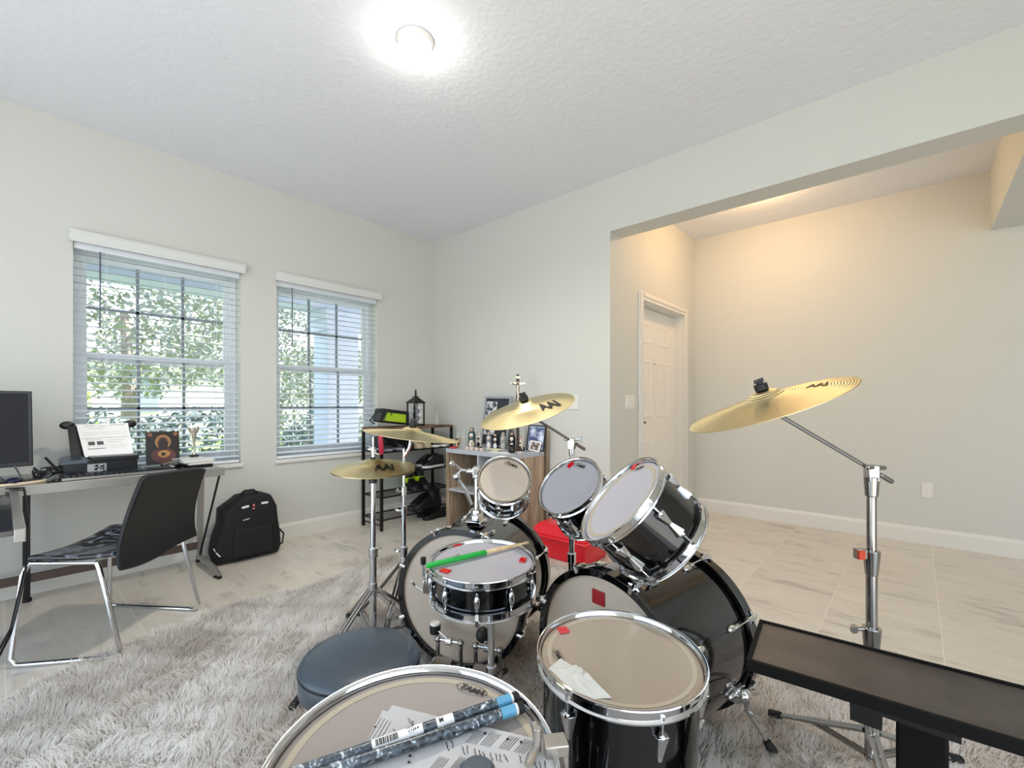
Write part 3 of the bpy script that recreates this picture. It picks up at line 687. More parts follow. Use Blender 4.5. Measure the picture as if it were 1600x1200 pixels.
# ---------------------------------------------------------------- snare stand, pedals, throne
t = thing('snare_stand', 'chrome basket stand carrying the snare drum', 'snare stand', (1.165, 1.135, 0))
sc_ = Vector(SN['c']) - Vector(SN['n']) * .14
b = MB().cyl((1.165, 1.135, .08), (1.165, 1.135, .37), .013)
b.build('tube', chrome, t)
for k in range(3):
    a = math.radians(-20 + 120 * k); d = Vector((math.cos(a), math.sin(a), 0))
    MB().tube([Vector((1.165, 1.135, .37)), sc_ + d * .10 - Vector((0, 0, .035)), sc_ + d * .185 - Vector((0, 0, .014)), sc_ + d * .202 + Vector((0, 0, .012)), sc_ + d * .193 + Vector((0, 0, .022))], [.008, .007, .007, .007, .006]).build('basket_arm', chrome, t)
MB().box((1.165, 1.135, .36), (.05, .04, .03)).build('basket_hub', chrome, t, bevel=.004)
tripod(t, (1.165, 1.135), .15, .22, (150, 268, 30), r=.007, zlow=.07)

def pedal(label, beater_px, post_px, round_=False, rot=0):
    cb = Vector((1.265, 1.422, .30)) - axA * .055
    bp = onP(*beater_px, cb, -axA); pp = onP(*post_px, cb - axA * .03, -axA); pp.z = .17
    sd = Vector((-axA.y, axA.x, 0))
    t = thing('bass_pedal', label, 'drum pedal', (pp.x, pp.y, .03), 'bass drum pedals')
    for q in (-1, 1):
        MB().cyl(pp + sd * .05 * q + Vector((0, 0, -.14)), pp + sd * .05 * q + Vector((0, 0, .01)), .008).sph(pp + sd * .05 * q, .014, 10).build('post', chromed, t)
    MB().cyl(pp - sd * .06, pp + sd * .06, .006).cyl(pp - sd * .012, pp + sd * .012, .016).build('axle', chrome, t)
    MB().cyl(pp, bp - Vector((0, 0, .0)), .0035).build('beater_rod', chrome, t)
    if round_:
        MB().sph(bp, .027, 18, (1, 1, 1.15)).build('beater', blackm, t)
    else:
        o = MB().cyl(bp - Vector((0, 0, .022)), bp + Vector((0, 0, .014)), .021, .023, 20).build('beater', blackm, t, bevel=.003)
        MB().cyl(bp + Vector((0, 0, .014)), bp + Vector((0, 0, .024)), .022, .019, 20).build('beater_cap', trimm, o, bevel=.002)
    e = pp - axA * .27; e.z = .05
    MB().hexa([pp - axA * .04 - sd * .035 + Vector((0, 0, -.05)), pp - axA * .04 + sd * .035 + Vector((0, 0, -.05)), e + sd * .035, e - sd * .035,
               pp - axA * .04 - sd * .035 + Vector((0, 0, -.043)), pp - axA * .04 + sd * .035 + Vector((0, 0, -.043)), e + sd * .035 + up * .008, e - sd * .035 + up * .008]).build('footboard', chromed, t)
    MB().box(pp - axA * .12 + Vector((0, 0, -.135)), (.26, .11, .008), rz=math.radians(23)).build('base_plate', blackp, t)
pedal('bass drum pedal with a white-capped black cylinder beater', (680, 981), (702, 1002))
pedal('bass drum pedal with a round black felt beater', (754, 992), (762, 1004), True)

tc_ = Vector((.694, 1.2, .398))
t = thing('drum_throne', 'round black leather drum throne on the shaggy rug', 'stool', (tc_.x, tc_.y, 0))
MT = Matrix.Translation(tc_)
leather = noise_bump(mat('black_leather_sheen', '3A444E', .34), 60, .12, .001)  # slate base holds the ceiling and window reflection on black leather
MB().lathe([(0, .004), (.08, .003), (.13, -.001), (.156, -.008), (.166, -.019), (.168, -.024), (.1655, -.028), (.1675, -.032), (.167, -.078), (.160, -.088), (0, -.090)], 72, MT).build('seat', leather, t, ang=60)
MB().lathe([(.1665, -.0255), (.1692, -.0255), (.1692, -.0295), (.1665, -.0295)], 72, MT, closed=True).build('piping', blackm, t)
MB().cyl((tc_.x, tc_.y, .08), (tc_.x, tc_.y, .31), .014).build('post', chrome, t)
tripod(t, (tc_.x, tc_.y), .22, .24, (20, 140, 260), r=.008, zlow=.09)

# ---------------------------------------------------------------- things lying on the drums
def head_pt(d, px, h=0): return onP(px[0], px[1], Vector(d['c']) - Vector(d['n']) * (.011 - h), Vector(d['n']))
p0, p1 = head_pt(SN, (668, 884), .016), head_pt(SN, (833, 846), .010)
d_ = (p1 - p0).normalized(); L_ = .40
t = thing('drumstick', 'wooden drumstick with a long green grip lying across the snare', 'drumstick', p0)
woods = noise_color(mat('stick_wood', 'E0C49A', .45), 30, 'E6CCA4', 'D2B384', stretch=(1, 1, 1))
pv = lambda s: p0 + d_ * s
gz = .225
MB().tube([pv(gz - .01), pv(.30), pv(.37), pv(.385), pv(.392), pv(.405), pv(.412)], [.0072, .0072, .0055, .0045, .006, .006, .003], 14).build('stick_shaft', woods, t)
MB().tube([pv(-.005), pv(.0), pv(.01), pv(gz - .004), pv(gz)], [.004, .0085, .0098, .0094, .0078], 16).build('grip', mat('green_grip', '12A13A', .45), t)
Mg = frame(pv(.10) + Vector((0, 0, .0101)) - FW * .001, (Vector((0, 0, 1)) * .85 - Vector((FW.x, FW.y, 0)) * .5), tuple(d_)); text_mesh('VATER', .014, mat('dark_green', '0A5A20', .5), 'grip_print', t, Mg, shear=.2, depth=.0003)

# paper sheets on the foreground floor tom
MF = frame(F16['c'], F16['n'], RT_)
def sheet_from_px(pxs, h, name, label, staffs=(), scrib=()):
    pts = [head_pt(F16, p, h) for p in pxs]
    m = MB(); n = Vector(F16['n']).normalized(); k = len(pts)
    m.poly(pts); m.poly([p - n * .0004 for p in pts][::-1])
    for i in range(k): m.poly([pts[i], pts[(i + 1) % k], pts[(i + 1) % k] - n * .0004, pts[i] - n * .0004])
    t = thing(name, label, 'paper', sum(pts, Vector()) / k, 'loose sheets on the foreground floor tom')
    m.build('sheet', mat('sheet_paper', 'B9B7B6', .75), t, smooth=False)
    ink = MB()
    def stroke(a, b, w_):
        a, b = head_pt(F16, a, h + .0006), head_pt(F16, b, h + .0006); s = (b - a).cross(n).normalized() * w_
        ink.poly([a - s, b - s, b + s, a + s])
    for (x0, y0), (x1, y1), dx, cnt in staffs:
        for i in range(cnt): stroke((x0 + dx[0] * i, y0 + dx[1] * i), (x1 + dx[0] * i, y1 + dx[1] * i), .0004)
    rnd = random.Random(len(pxs) + len(scrib))
    for (x0, y0), (x1, y1), wid in scrib:
        m_ = 9; prev = (x0, y0)
        for i in range(1, m_ + 1):
            f = i / m_; cur = (x0 + (x1 - x0) * f + rnd.uniform(-wid, wid), y0 + (y1 - y0) * f + rnd.uniform(-1.2, 1.2)); stroke(prev, cur, .0005); prev = cur
    return t, ink, stroke, m, h
def finish(t, ink): 
    if ink.f: ink.build('writing', inkm, t, smooth=False)
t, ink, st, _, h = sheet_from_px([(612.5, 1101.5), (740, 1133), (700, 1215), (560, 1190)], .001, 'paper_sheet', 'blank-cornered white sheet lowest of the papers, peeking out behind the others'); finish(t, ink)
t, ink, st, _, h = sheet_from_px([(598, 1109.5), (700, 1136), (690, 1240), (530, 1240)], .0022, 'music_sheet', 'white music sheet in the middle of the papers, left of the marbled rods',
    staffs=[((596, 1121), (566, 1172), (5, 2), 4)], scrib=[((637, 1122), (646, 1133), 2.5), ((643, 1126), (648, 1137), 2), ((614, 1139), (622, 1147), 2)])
ink.f and None
for p in ((586.5, 1135),): 
    for k in range(3): st((p[0] - 1.6, p[1] + k * .8), (p[0] + 1.6, p[1] - .8 + k * .8), .0006)
finish(t, ink)
stf = []; scr = []
for (x, y) in ((746, 1140), (768, 1144), (797, 1149.5), (821, 1155)): stf.append(((x, y), (x - 18, y + 20), (3.6, .8), 5))
for (x, y) in ((688, 1182), (713, 1190), (720, 1182)): stf.append(((x, y), (x - 16, y + 19), (3.4, .9), 5))
for (x, y) in ((722, 1166), (729, 1165), (741, 1170), (748, 1172), (755, 1174), (766, 1176), (774, 1177), (780, 1178), (788, 1178), (812, 1180), (835, 1188), (842, 1190), (850, 1188), (705, 1156), (697, 1160)): scr.append(((x, y), (x + 4, y + 13), 1.7))
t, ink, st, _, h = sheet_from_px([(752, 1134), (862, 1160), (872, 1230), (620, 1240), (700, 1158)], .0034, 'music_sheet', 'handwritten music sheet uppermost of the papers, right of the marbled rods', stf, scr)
for (x, y) in ((733, 1142), (758, 1146), (793, 1155), (814, 1159.5), (640.5, 1181), (639, 1191), (644, 1172)):
    for k in range(4): st((x - 1.8, y - 1 + k * .8), (x + 1.8, y - 2 + k * .8), .0007)
    st((x, y), (x + 7, y + 2), .00025)
finish(t, ink)

marble = mat('marbled_foil', '3A4148', .3)
_t = nd(marble, 'TexCoord'); _m = nd(marble, 'Mapping'); _m.inputs['Scale'].default_value = (1, 1, 1); _n = nd(marble, 'TexNoise'); _n.inputs['Scale'].default_value = 70; _n.inputs['Detail'].default_value = 3; _n.inputs['Distortion'].default_value = 1.5
_r = nd(marble, 'ValToRGB'); lk(marble, _t.outputs['Object'], _m.inputs[0]); lk(marble, _m.outputs[0], _n.inputs['Vector']); lk(marble, _n.outputs['Fac'], _r.inputs[0])
e0 = _r.color_ramp.elements; e0[0].position = .36; e0[0].color = lin('14171A'); e0[1].position = .68; e0[1].color = lin('D8DEE2'); q_ = e0.new(.50); q_.color = lin('414A52'); q_ = e0.new(.60); q_.color = lin('5B666E')
lk(marble, _r.outputs[0], bs(marble).inputs['Base Color'])
bluef = mat('blue_foil', '5C9CBC', .3)
def rod(a, b, label, with_label):
    r = .0088
    A, B_ = head_pt(F16, a, .014), head_pt(F16, b, .014); d = (B_ - A).normalized(); L = (B_ - A).length; P = lambda s: B_ - d * s
    t = thing('percussion_rod', label, 'percussion stick', A, 'marbled rods across the foreground floor tom')
    MB().cyl(P(.042), P(.42), r, seg=24).build('shaft', marble, t)
    MB().cyl(P(.016), P(.042), r * 1.02, seg=24).build('blue_band', bluef, t)
    MB().cyl(P(.0125), P(.0165), r * 1.04, seg=24).build('white_ring', trimm, t)
    MB().tube([P(.0), P(.001), P(.0125)], [r * .7, r * 1.02, r * 1.04], 24).build('rubber_cap', rubber, t)
    if with_label:
        up_ = (Vector((0, 0, 1)) * .8 - Vector((FW.x, FW.y, 0)) * .55).normalized(); s = up_.cross(d).normalized()
        def band(s0, s1, name, m_, lift=.0004, f=.95):
            k = MB(); n = 10; R = r + lift
            for i in range(n):
                a0, a1 = (-f + 2 * f * i / n), (-f + 2 * f * (i + 1) / n)
                q = lambda ang, ss: P(ss) + up_ * math.cos(ang) * R + s * math.sin(ang) * R
                k.poly([q(a0, s0), q(a1, s0), q(a1, s1), q(a0, s1)])
            return k.build(name, m_, t, smooth=False)
        lb = band(.168, .245, 'label', paper); band(.118, .146, 'size_label', paper)
        k = MB(); rn = random.Random(3); x = .207
        while x < .240:
            w_ = rn.choice((.0006, .0011, .0016)); q = P(x) + up_ * (r + .0008)
            k.box(q, (w_, .009, .0004), R=Matrix((tuple(d), tuple(s), tuple(up_))).transposed()); x += w_ + rn.choice((.0008, .0012))
        k.build('barcode', inkm, t, smooth=False)
        LM = frame(P(.186) + up_ * (r + .0012), up_, tuple(d)); k = MB(LM); n = 24
        for i in range(n):   # oval mark with a row of small blurred letters across it
            a0, a1 = 2 * PI * i / n, 2 * PI * (i + 1) / n
            k.poly([(.0062 * math.cos(a0), .0036 * math.sin(a0), 0), (.0062 * math.cos(a1), .0036 * math.sin(a1), 0), (.0057 * math.cos(a1), .0031 * math.sin(a1), 0), (.0057 * math.cos(a0), .0031 * math.sin(a0), 0)])
        for i in range(7): k.box((-.0105 + i * .0035, 0, .0001), (rn.choice((.0016, .0024)), rn.choice((.0017, .0024)), .0002))
        for i in range(5): k.box((-.006 + i * .0028, .0055, .0), (.0020, .0012, .0002))
        k.build('label_print', inkm, t, smooth=False)
        text_mesh('M', .009, inkm, 'size_print', t, frame(P(.138) + up_ * (r + .0016) , up_, tuple(d)), bold=.0002)
rod((440, 1216), (810, 1088), 'upper grey marbled rod with a white barcode label', True)
rod((500, 1210), (818, 1104), 'lower grey marbled rod without a label', False)
pk = head_pt(F16, (745, 1218), .004)
MB_ = MB().lathe([(0, .02), (.020, .019), (.026, .013), (.027, 0), (0, 0)], 36, Matrix.Translation(pk))
solo(MB_, 'drum_mute', mat('slate_rubber', '3C4650', .5), 'dark grey round rubber knob on the sheet music', 'mute')

cl = head_pt(F16, (846, 1166), .012)
t = thing('hoop_clamp', 'silver wing clamp gripping the rim of the foreground floor tom', 'clamp', cl)
ctr = Vector(F16['c']); ou = (cl - ctr); ou.z = 0; ou.normalize(); sd = Vector((-ou.y, ou.x, 0))
rim = ctr + ou * .2125
alum = mat('cast_aluminium', 'B9B4AC', .28, .9)
MB().box(rim + Vector((0, 0, -.002)) - ou * .002, (.036, .03, .018), rz=math.atan2(ou.y, ou.x)).box(rim + Vector((0, 0, -.02)) + ou * .012, (.008, .026, .045), rz=math.atan2(ou.y, ou.x)).build('jaw', alum, t, bevel=.002)
w0 = rim - ou * .03
MB().cyl(w0 + Vector((0, 0, -.006)), w0 + Vector((0, 0, .028)), .0065).build('bolt', alum, t, bevel=.001)
MB().tube([w0, w0 - ou * .012 - sd * .018, w0 - ou * .02 - sd * .034], [.006, .0075, .0065], 10, flat=.7).tube([w0 + Vector((0, 0, .012)), w0 + sd * .02 + Vector((0, 0, .02))], [.006, .006], 10).build('wing', alum, t)

# tissue on the 14 inch floor tom
tis = mat('tissue', 'C6C3BA', .85, Subsurface_Weight=0.0)
rn = random.Random(5)
poly = [(857, 1045), (876, 1029), (893, 1040), (905, 1042), (914, 1049), (919, 1052), (928, 1063), (956, 1091), (940, 1092), (929, 1094), (901, 1082), (880, 1067)]
base = [head_pt(F14, p, .001) for p in poly]
cn = sum(base, Vector()) / len(base)
tm = MB(); nn = Vector(F14['n'])
ringsT = []
for k, f in enumerate((1, .78, .5, .22)):
    ringsT.append([cn.lerp(p, f) + nn * (.001 + (1 - f) * .012 + rn.uniform(-.003, .008) * (1 - f) * 2) for p in base])
for A, B_ in zip(ringsT, ringsT[1:]):
    for i in range(len(A)):
        j = (i + 1) % len(A); tm.poly([A[i], A[j], B_[j]]); tm.poly([A[i], B_[j], B_[i]])
tm.poly(ringsT[-1]); tm.poly([p - nn * .0005 for p in base][::-1])
solo(tm, 'tissue', tis, 'crumpled torn white tissue lying on the floor tom head', 'tissue', smooth=False)

# ---------------------------------------------------------------- bench table at lower right
zt = .55
tp = [Vector((1.318, .306, zt)), Vector((1.09, .280, zt)), Vector((1.09 + .045, .28 - .5, zt)), Vector((1.318 + .045, .306 - .56, zt))]
t = thing('bench_table', 'narrow black table with a dusty brown-grey top on a thick black post', 'table', (1.22, .05, 0))
deep = mat('deep_black', '030303', .75, 0, Specular_IOR_Level=.2)
topm = noise_color(mat('dusty_top', '4A423E', .5), 8, '332D2B', '4A433E', detail=8)
i_ = lambda a, b, k: a + (b - a).normalized() * k
def inset(P, k):
    c = sum(P, Vector()) / 4; out = []
    for j in range(4):
        a, b, d = P[j], P[(j + 1) % 4], P[(j - 1) % 4]; out.append(a + (b - a).normalized() * k + (d - a).normalized() * k)
    return out
ins = inset(tp, .009)
MB().hexa([p - up * .022 for p in ins] + [p - up * .004 for p in ins]).build('table_top', topm, t, smooth=False)
fr = MB()
for j in range(4):
    a, b, c_, d = tp[j], tp[(j + 1) % 4], ins[(j + 1) % 4], ins[j]
    fr.hexa([a - up * .024, b - up * .024, c_ - up * .024, d - up * .024, a, b, c_, d])
fr.build('edge_frame', deep, t, smooth=False)
MB().bx(1.155, 1.215, -.045, .03, .02, .526).build('post', deep, t, bevel=.006)
MB().bx(1.13, 1.30, -.06, .10, .508, .526).box((1.15, .075, .497), (.03, .05, .04)).build('bracket', blkmet, t)
MB().box((1.185, -.007, .03), (.5, .06, .04)).box((1.185, -.007, .03), (.06, .5, .04)).build('foot', blkmet, t, bevel=.005)

# ---------------------------------------------------------------- desk corner
topg = mat('dark_desk_top', '2A2A2E', .12, 0, Coat_Weight=.3)
browng = mat('brown_grey_metal', '5A4C46', .4, .5)
t = thing('computer_desk', 'long glass-topped desk with grey metal rails under the left window', 'desk', (-.2, 3.55, 0))
MB().bx(-1.2, .93, 3.285, 3.80, .695, .712).build('desk_top', topg, t, bevel=.002)
MB().bx(-1.2, .945, 3.268, 3.286, .662, .712).build('front_rail', greym, t, bevel=.002)
MB().bx(-1.2, .93, 3.78, 3.80, .66, .695).build('rear_rail', greym, t, bevel=.002)
o = MB().tube([(.93, 3.33, .665), (.93, 3.50, .36), (.93, 3.70, .03)], .011, 8).tube([(.935, 3.76, .665), (.93, 3.50, .36), (.93, 3.33, .045)], .016, 8)
MB().hexa([(.915, 3.74, .04), (.945, 3.74, .04), (.945, 3.78, .04), (.915, 3.78, .04), (.915, 3.69, .665), (.945, 3.69, .665), (.945, 3.73, .665), (.915, 3.73, .665)]).build('leg', greym, t)
MB().tube([(.925, 3.30, .665), (.93, 3.745, .06)], .007, 8).build('cross_brace', blkmet, t)
ft = MB().tube([(.93, 3.80, .035), (.93, 3.66, .05), (.93, 3.45, .045), (.93, 3.315, .022)], [.017, .022, .018, .013], 10, flat=.8).build('foot', greym, t)
MB().cyl((.93, 3.32, 0), (.93, 3.32, .018), .014).cyl((.93, 3.79, 0), (.93, 3.79, .018), .014).build('rubber_foot', rubber, ft)
l_ = MB().bx(.085, .115, 3.73, 3.76, .015, .66).build('leg', blkmet, t)
MB().cyl((.10, 3.745, 0), (.10, 3.745, .018), .022).build('rubber_foot', rubber, l_)
MB().bx(-1.2, .925, 3.735, 3.765, .105, .150).build('lower_rail', browng, t, bevel=.002)
MB().tube([(.47, 3.42, .70), (.50, 3.42, .655), (.56, 3.42, .645), (.62, 3.42, .655), (.66, 3.42, .695)], .003, 6).build('hanging_cable', blackp, t)
t = thing('side_desk', 'short desk return at the left edge with a grey metal end rail', 'desk', (-.25, 2.7, 0))
MB().bx(-.62, .03, 2.20, 3.20, .682, .70).build('desk_top', topg, t, bevel=.002)
MB().bx(.03, .058, 2.18, 3.24, .66, .705).build('end_rail', greym, t, bevel=.003)
for yy in (2.22, 3.16): MB().bx(-.06, -.03, yy, yy + .03, 0, .68).build('leg', blkmet, t)
t = thing('laptop', 'closed black laptop on the desk return at the left edge', 'laptop', (-.17, 2.62, .70))
MB().bx(-.36, .0, 2.44, 2.70, .701, .716).build('laptop_base', blackp, t, bevel=.004)
MB().bx(-.36, .0, 2.44, 2.70, .718, .726).build('laptop_lid', mat('dark_slate', '1B2230', .25), t, bevel=.003)
for k, (yy, ) in enumerate(((3.0,), (2.85,))):
    pts = [(.02, 3.24, .71), (.075, 3.12 - .1 * k, .72), (.085, 3.0 - .1 * k, .60), (.07, 2.85 - .1 * k, .40), (.03, 2.75, .2 - .02 * k), (-.05, 2.65 - .1 * k, .05)]
    solo(MB().tube(pts, .004, 8), 'power_cable', blackp, ('black cable looping over the corner where the two desks meet' if k == 0 else 'second black cable hanging below the desk return'), 'cable', 'cables around the desk')

t = thing('monitor', 'black flat computer monitor cut off by the left edge', 'monitor', (-.17, 3.44, .712))
MB().hexa([(-.46, 3.40, .79), (.115, 3.40, .795), (.115, 3.435, .795), (-.46, 3.435, .79), (-.46, 3.40, 1.178), (.110, 3.40, 1.178), (.110, 3.435, 1.178), (-.46, 3.435, 1.178)]).build('housing', blackp, t, bevel=.004)
MB().hexa([(-.445, 3.3985, .812), (.100, 3.3985, .816), (.100, 3.4005, .816), (-.445, 3.4005, .812), (-.445, 3.3985, 1.166), (.096, 3.3985, 1.166), (.096, 3.4005, 1.166), (-.445, 3.4005, 1.166)]).build('screen', mat('dark_screen', '04060C', .08, 0, Specular_IOR_Level=.15), t)
MB().cyl((-.17, 3.46, .72), (-.17, 3.46, .9), .02).tube([(-.02, 3.40, .80), (.0, 3.38, .75), (.02, 3.36, .73)], .004).tube([(.05, 3.40, .80), (.07, 3.38, .75), (.075, 3.37, .73)], .004).build('stand', blackp, t)
MO = Matrix.Translation((-.02, 3.38, .713)) @ Matrix.Diagonal((1, .45, 1, 1))
MB().lathe([(0, .016), (.16, .016), (.175, .012), (.175, .006), (0, .006)], 40, MO).build('base', blackp, t)
MB().lathe([(.176, .012), (.182, .008), (.182, .0), (.0, .0)], 40, MO).build('base_trim', mat('cream_plastic', 'DCC8AC', .5), t)
MB_ = MB().sph((.045, 3.345, .732), .032, 18, (1, 1.5, .55))
solo(MB_, 'computer_mouse', mat('mouse_shell', '1A2236', .2), 'small dark glossy mouse on the monitor base', 'mouse')

rn = random.Random(11)
for k in range(5):
    pts = [(.13 + rn.uniform(-.02, .03), 3.38 + .05 * k, .722)]
    for j in range(9):
        x, y, z = pts[-1]; pts.append((min(.30, max(.12, x + rn.uniform(-.07, .08))), min(3.7, max(3.33, y + rn.uniform(-.06, .06))), .722 + rn.uniform(0, .05)))
    solo(MB().tube(pts, .0035, 6), 'cable', blackm, 'tangled black cable between the monitor and the printer', 'cable', 'tangled cables between monitor and printer')
solo(MB().cyl((.16, 3.45, .83), (.215, 3.45, .745), .006, seg=8), 'pen', blackp, 'black pen leaning up out of the cable tangle', 'pen')

t = thing('printer', 'black desktop printer with a raised paper tray', 'printer', (.38, 3.56, .712))
MB().bx(.225, .545, 3.46, 3.70, .714, .795).build('body', blackp, t, bevel=.006)
MB().hexa([(.215, 3.45, .780), (.33, 3.45, .782), (.33, 3.60, .80), (.215, 3.60, .80), (.222, 3.455, .800), (.32, 3.455, .806), (.30, 3.58, .822), (.232, 3.58, .818)]).build('side_cover', mat('slate_plastic', '39434C', .25), t, bevel=.003)
MB().bx(.34, .55, 3.452, 3.60, .79, .812).build('paper_feed', blackp, t, bevel=.003)
MB().hexa([(.27, 3.60, .80), (.53, 3.60, .80), (.53, 3.612, .80), (.27, 3.612, .80), (.262, 3.70, .985), (.545, 3.70, .985), (.545, 3.712, .985), (.262, 3.712, .985)]).build('paper_tray', blackp, t)
for ex in (.262, .545): MB().sph((ex, 3.705, .988), .034, 16, (1, .25, .7)).build('tray_ear', blackp, t)
st_ = MB().bx(.325, .405, 3.4575, 3.4595, .722, .775).build('sticker', mat('sticker_grey', 'A9ABAE', .5), t, smooth=False)
k = MB(); rn = random.Random(2)
for i in range(16): k.box((.333 + .064 * rn.random(), 3.457, .728 + .04 * rn.random()), (rn.uniform(.006, .014), .0012, rn.uniform(.004, .009)))
k.build('sticker_print', inkm, st_, smooth=False)
t = thing('printed_page', 'white printed form propped in the printer tray', 'paper', (.40, 3.62, .81))
pA, pB, pC, pD = Vector((.325, 3.575, .806)), Vector((.542, 3.575, .812)), Vector((.532, 3.685, .995)), Vector((.298, 3.685, .992))
nrm = (pB - pA).cross(pD - pA).normalized() * .0006
MB().hexa([pA, pB, pC, pD, pA + nrm, pB + nrm, pC + nrm, pD + nrm]).build('sheet', paper, t, smooth=False)
def on(u, v, l=.0015): a = pA.lerp(pB, u); b = pD.lerp(pC, u); return a.lerp(b, v) + nrm.normalized() * l
k = MB()
for (u0, u1, v, h_) in ((.05, .97, .55, .008), (.15, .35, .93, .010), (.38, .55, .92, .009), (.6, .92, .94, .010), (.2, .5, .85, .006), (.08, .95, .72, .004), (.08, .95, .66, .004), (.1, .4, .50, .008), (.5, .9, .47, .006), (.5, .8, .40, .006), (.1, .9, .30, .004), (.1, .45, .22, .02), (.55, .9, .24, .004)):
    k.poly([on(u0, v), on(u1, v), on(u1, v + h_), on(u0, v + h_)])
k.build('printed_lines', mat('print_grey', '6A6A6C', .7), t, smooth=False)
k = MB(); [k.poly([on(u, .34), on(u + .13, .34), on(u + .13, .45), on(u, .45)]) for u in (.13, .30)]
k.build('printed_blocks', mat('print_dark', '50504E', .7), t, smooth=False)

t = thing('keyboard', 'long black computer keyboard at the front edge of the desk', 'keyboard', (.47, 3.37, .712))
MB().bx(.215, .70, 3.30, 3.44, .713, .728).build('keyboard_case', blackp, t, bevel=.003)
k = MB()
for r_ in range(5):
    for c_ in range(19): k.box((.235 + c_ * .0245, 3.315 + r_ * .026, .732), (.019, .020, .008))
o = k.build('keys', mat('keycap', '22262C', .35), t, smooth=False)
MB().bx(.213, .702, 3.297, 3.301, .714, .726).build('silver_edge', greym, t)

t = thing('icon_plaque', 'dark square religious plaque with a gold halo, leaning by the window', 'picture', (.712, 3.70, .712))
Mi = frame((.712, 3.70, .826), (0, -1, .12), (1, 0, 0))
dk = mat('icon_dark', '241A18', .3); gold = mat('icon_gold', 'A8854A', .45, .3); tan = mat('icon_tan', '8A5A3E', .5)
MB(Mi).box((0, 0, 0), (.178, .212, .014)).build('plaque', dk, t, bevel=.002)
def flat_ell(M, cx, cy, a, b, z, n=28):
    m = MB(M); m.poly([(cx + a * math.cos(2 * PI * i / n), cy + b * math.sin(2 * PI * i / n), z) for i in range(n)]); return m
flat_ell(Mi, .0, .038, .042, .046, .0076).build('halo', gold, t, smooth=False)
flat_ell(Mi, .0, .038, .034, .038, .0078).build('halo_inner', tan, t, smooth=False)
flat_ell(Mi, .0, .020, .026, .046, .0082).build('veil', mat('icon_veil', '2C1E1C', .5), t, smooth=False)
flat_ell(Mi, .002, -.05, .066, .048, .0078).build('robe', mat('icon_robe', '5E3436', .5), t, smooth=False)
flat_ell(Mi, .004, -.040, .034, .024, .0086).build('small_figure', mat('icon_amber', 'B08446', .5), t, smooth=False)
flat_ell(Mi, .0, -.042, .012, .010, .0092).build('small_face', dk, t, smooth=False)
m = MB(Mi)
for (x, y) in ((-.068, .088), (.068, .088)): m.lathe([(0, .0086), (.013, .0086), (.013, .0075)], 16, Matrix.Translation((x, y, 0)))
m.build('corner_medallion', tan, t)
t = thing('trophy', 'small silver angel trophy on the stacked white binders', 'trophy', (.884, 3.70, .755))
MB().bx(.860, .908, 3.68, 3.72, .752, .766).build('base', blackp, t, bevel=.002)
silver = mat('silver', 'CFC6B4', .2, .9)
MB().lathe([(0, .766), (.016, .768), (.008, .78), (.006, .80), (.008, .86), (.012, .90), (.014, .925), (.006, .935), (0, .936)], 16, Matrix.Translation((.884, 3.70, 0))).sph((.884, 3.70, .945), .011, 12).build('figure', silver, t)
for s_ in (-1, 1): MB().ext([(0, 0), (s_ * .030, .045), (s_ * .034, .025), (s_ * .022, -.005), (0, -.02)], (.884, 3.705, .918), (1, 0, 0), (0, 0, 1), (0, 1, 0), .004).build('wing', silver, t)
for k, (z0, z1, m_, lab, x0) in enumerate(((.712, .722, blackp, 'black folder at the bottom of the stack at the desk end', .80), (.7225, .737, trimm, 'white binder in the middle of the stack at the desk end', .79), (.7375, .752, trimm, 'topmost white binder at the desk end, under the trophy', .76))):
    solo(MB().box(((x0 + .93) / 2 + .0, 3.60, (z0 + z1) / 2), (.93 - x0, .30, z1 - z0 - .001), rz=.03 * k), 'binder', m_, lab, 'binder', 'binders at the desk end', bevel=.002)
t = thing('stapler', 'small black and silver stapler beside the binders', 'stapler', (.715, 3.5, .712))
MB().box((.715, 3.50, .722), (.12, .03, .016), rz=.5).build('base', blackp, t, bevel=.003)
MB().box((.715, 3.50, .745), (.12, .026, .014), R=Matrix.Rotation(.5, 3, 'Z') @ Matrix.Rotation(-.12, 3, 'Y')).build('arm', chromed, t, bevel=.003)
t = thing('barcode_card', 'white card with black stripes lying behind the chair back', 'card', (.66, 3.40, .73))
MB().box((.665, 3.42, .731), (.09, .06, .002), rz=.2).build('card', paper, t)
k = MB()
for i in range(8): k.box((.632 + i * .009, 3.415 + i * .0015, .7325), (.004, .04, .001), rz=.2)
k.build('stripes', inkm, t, smooth=False)

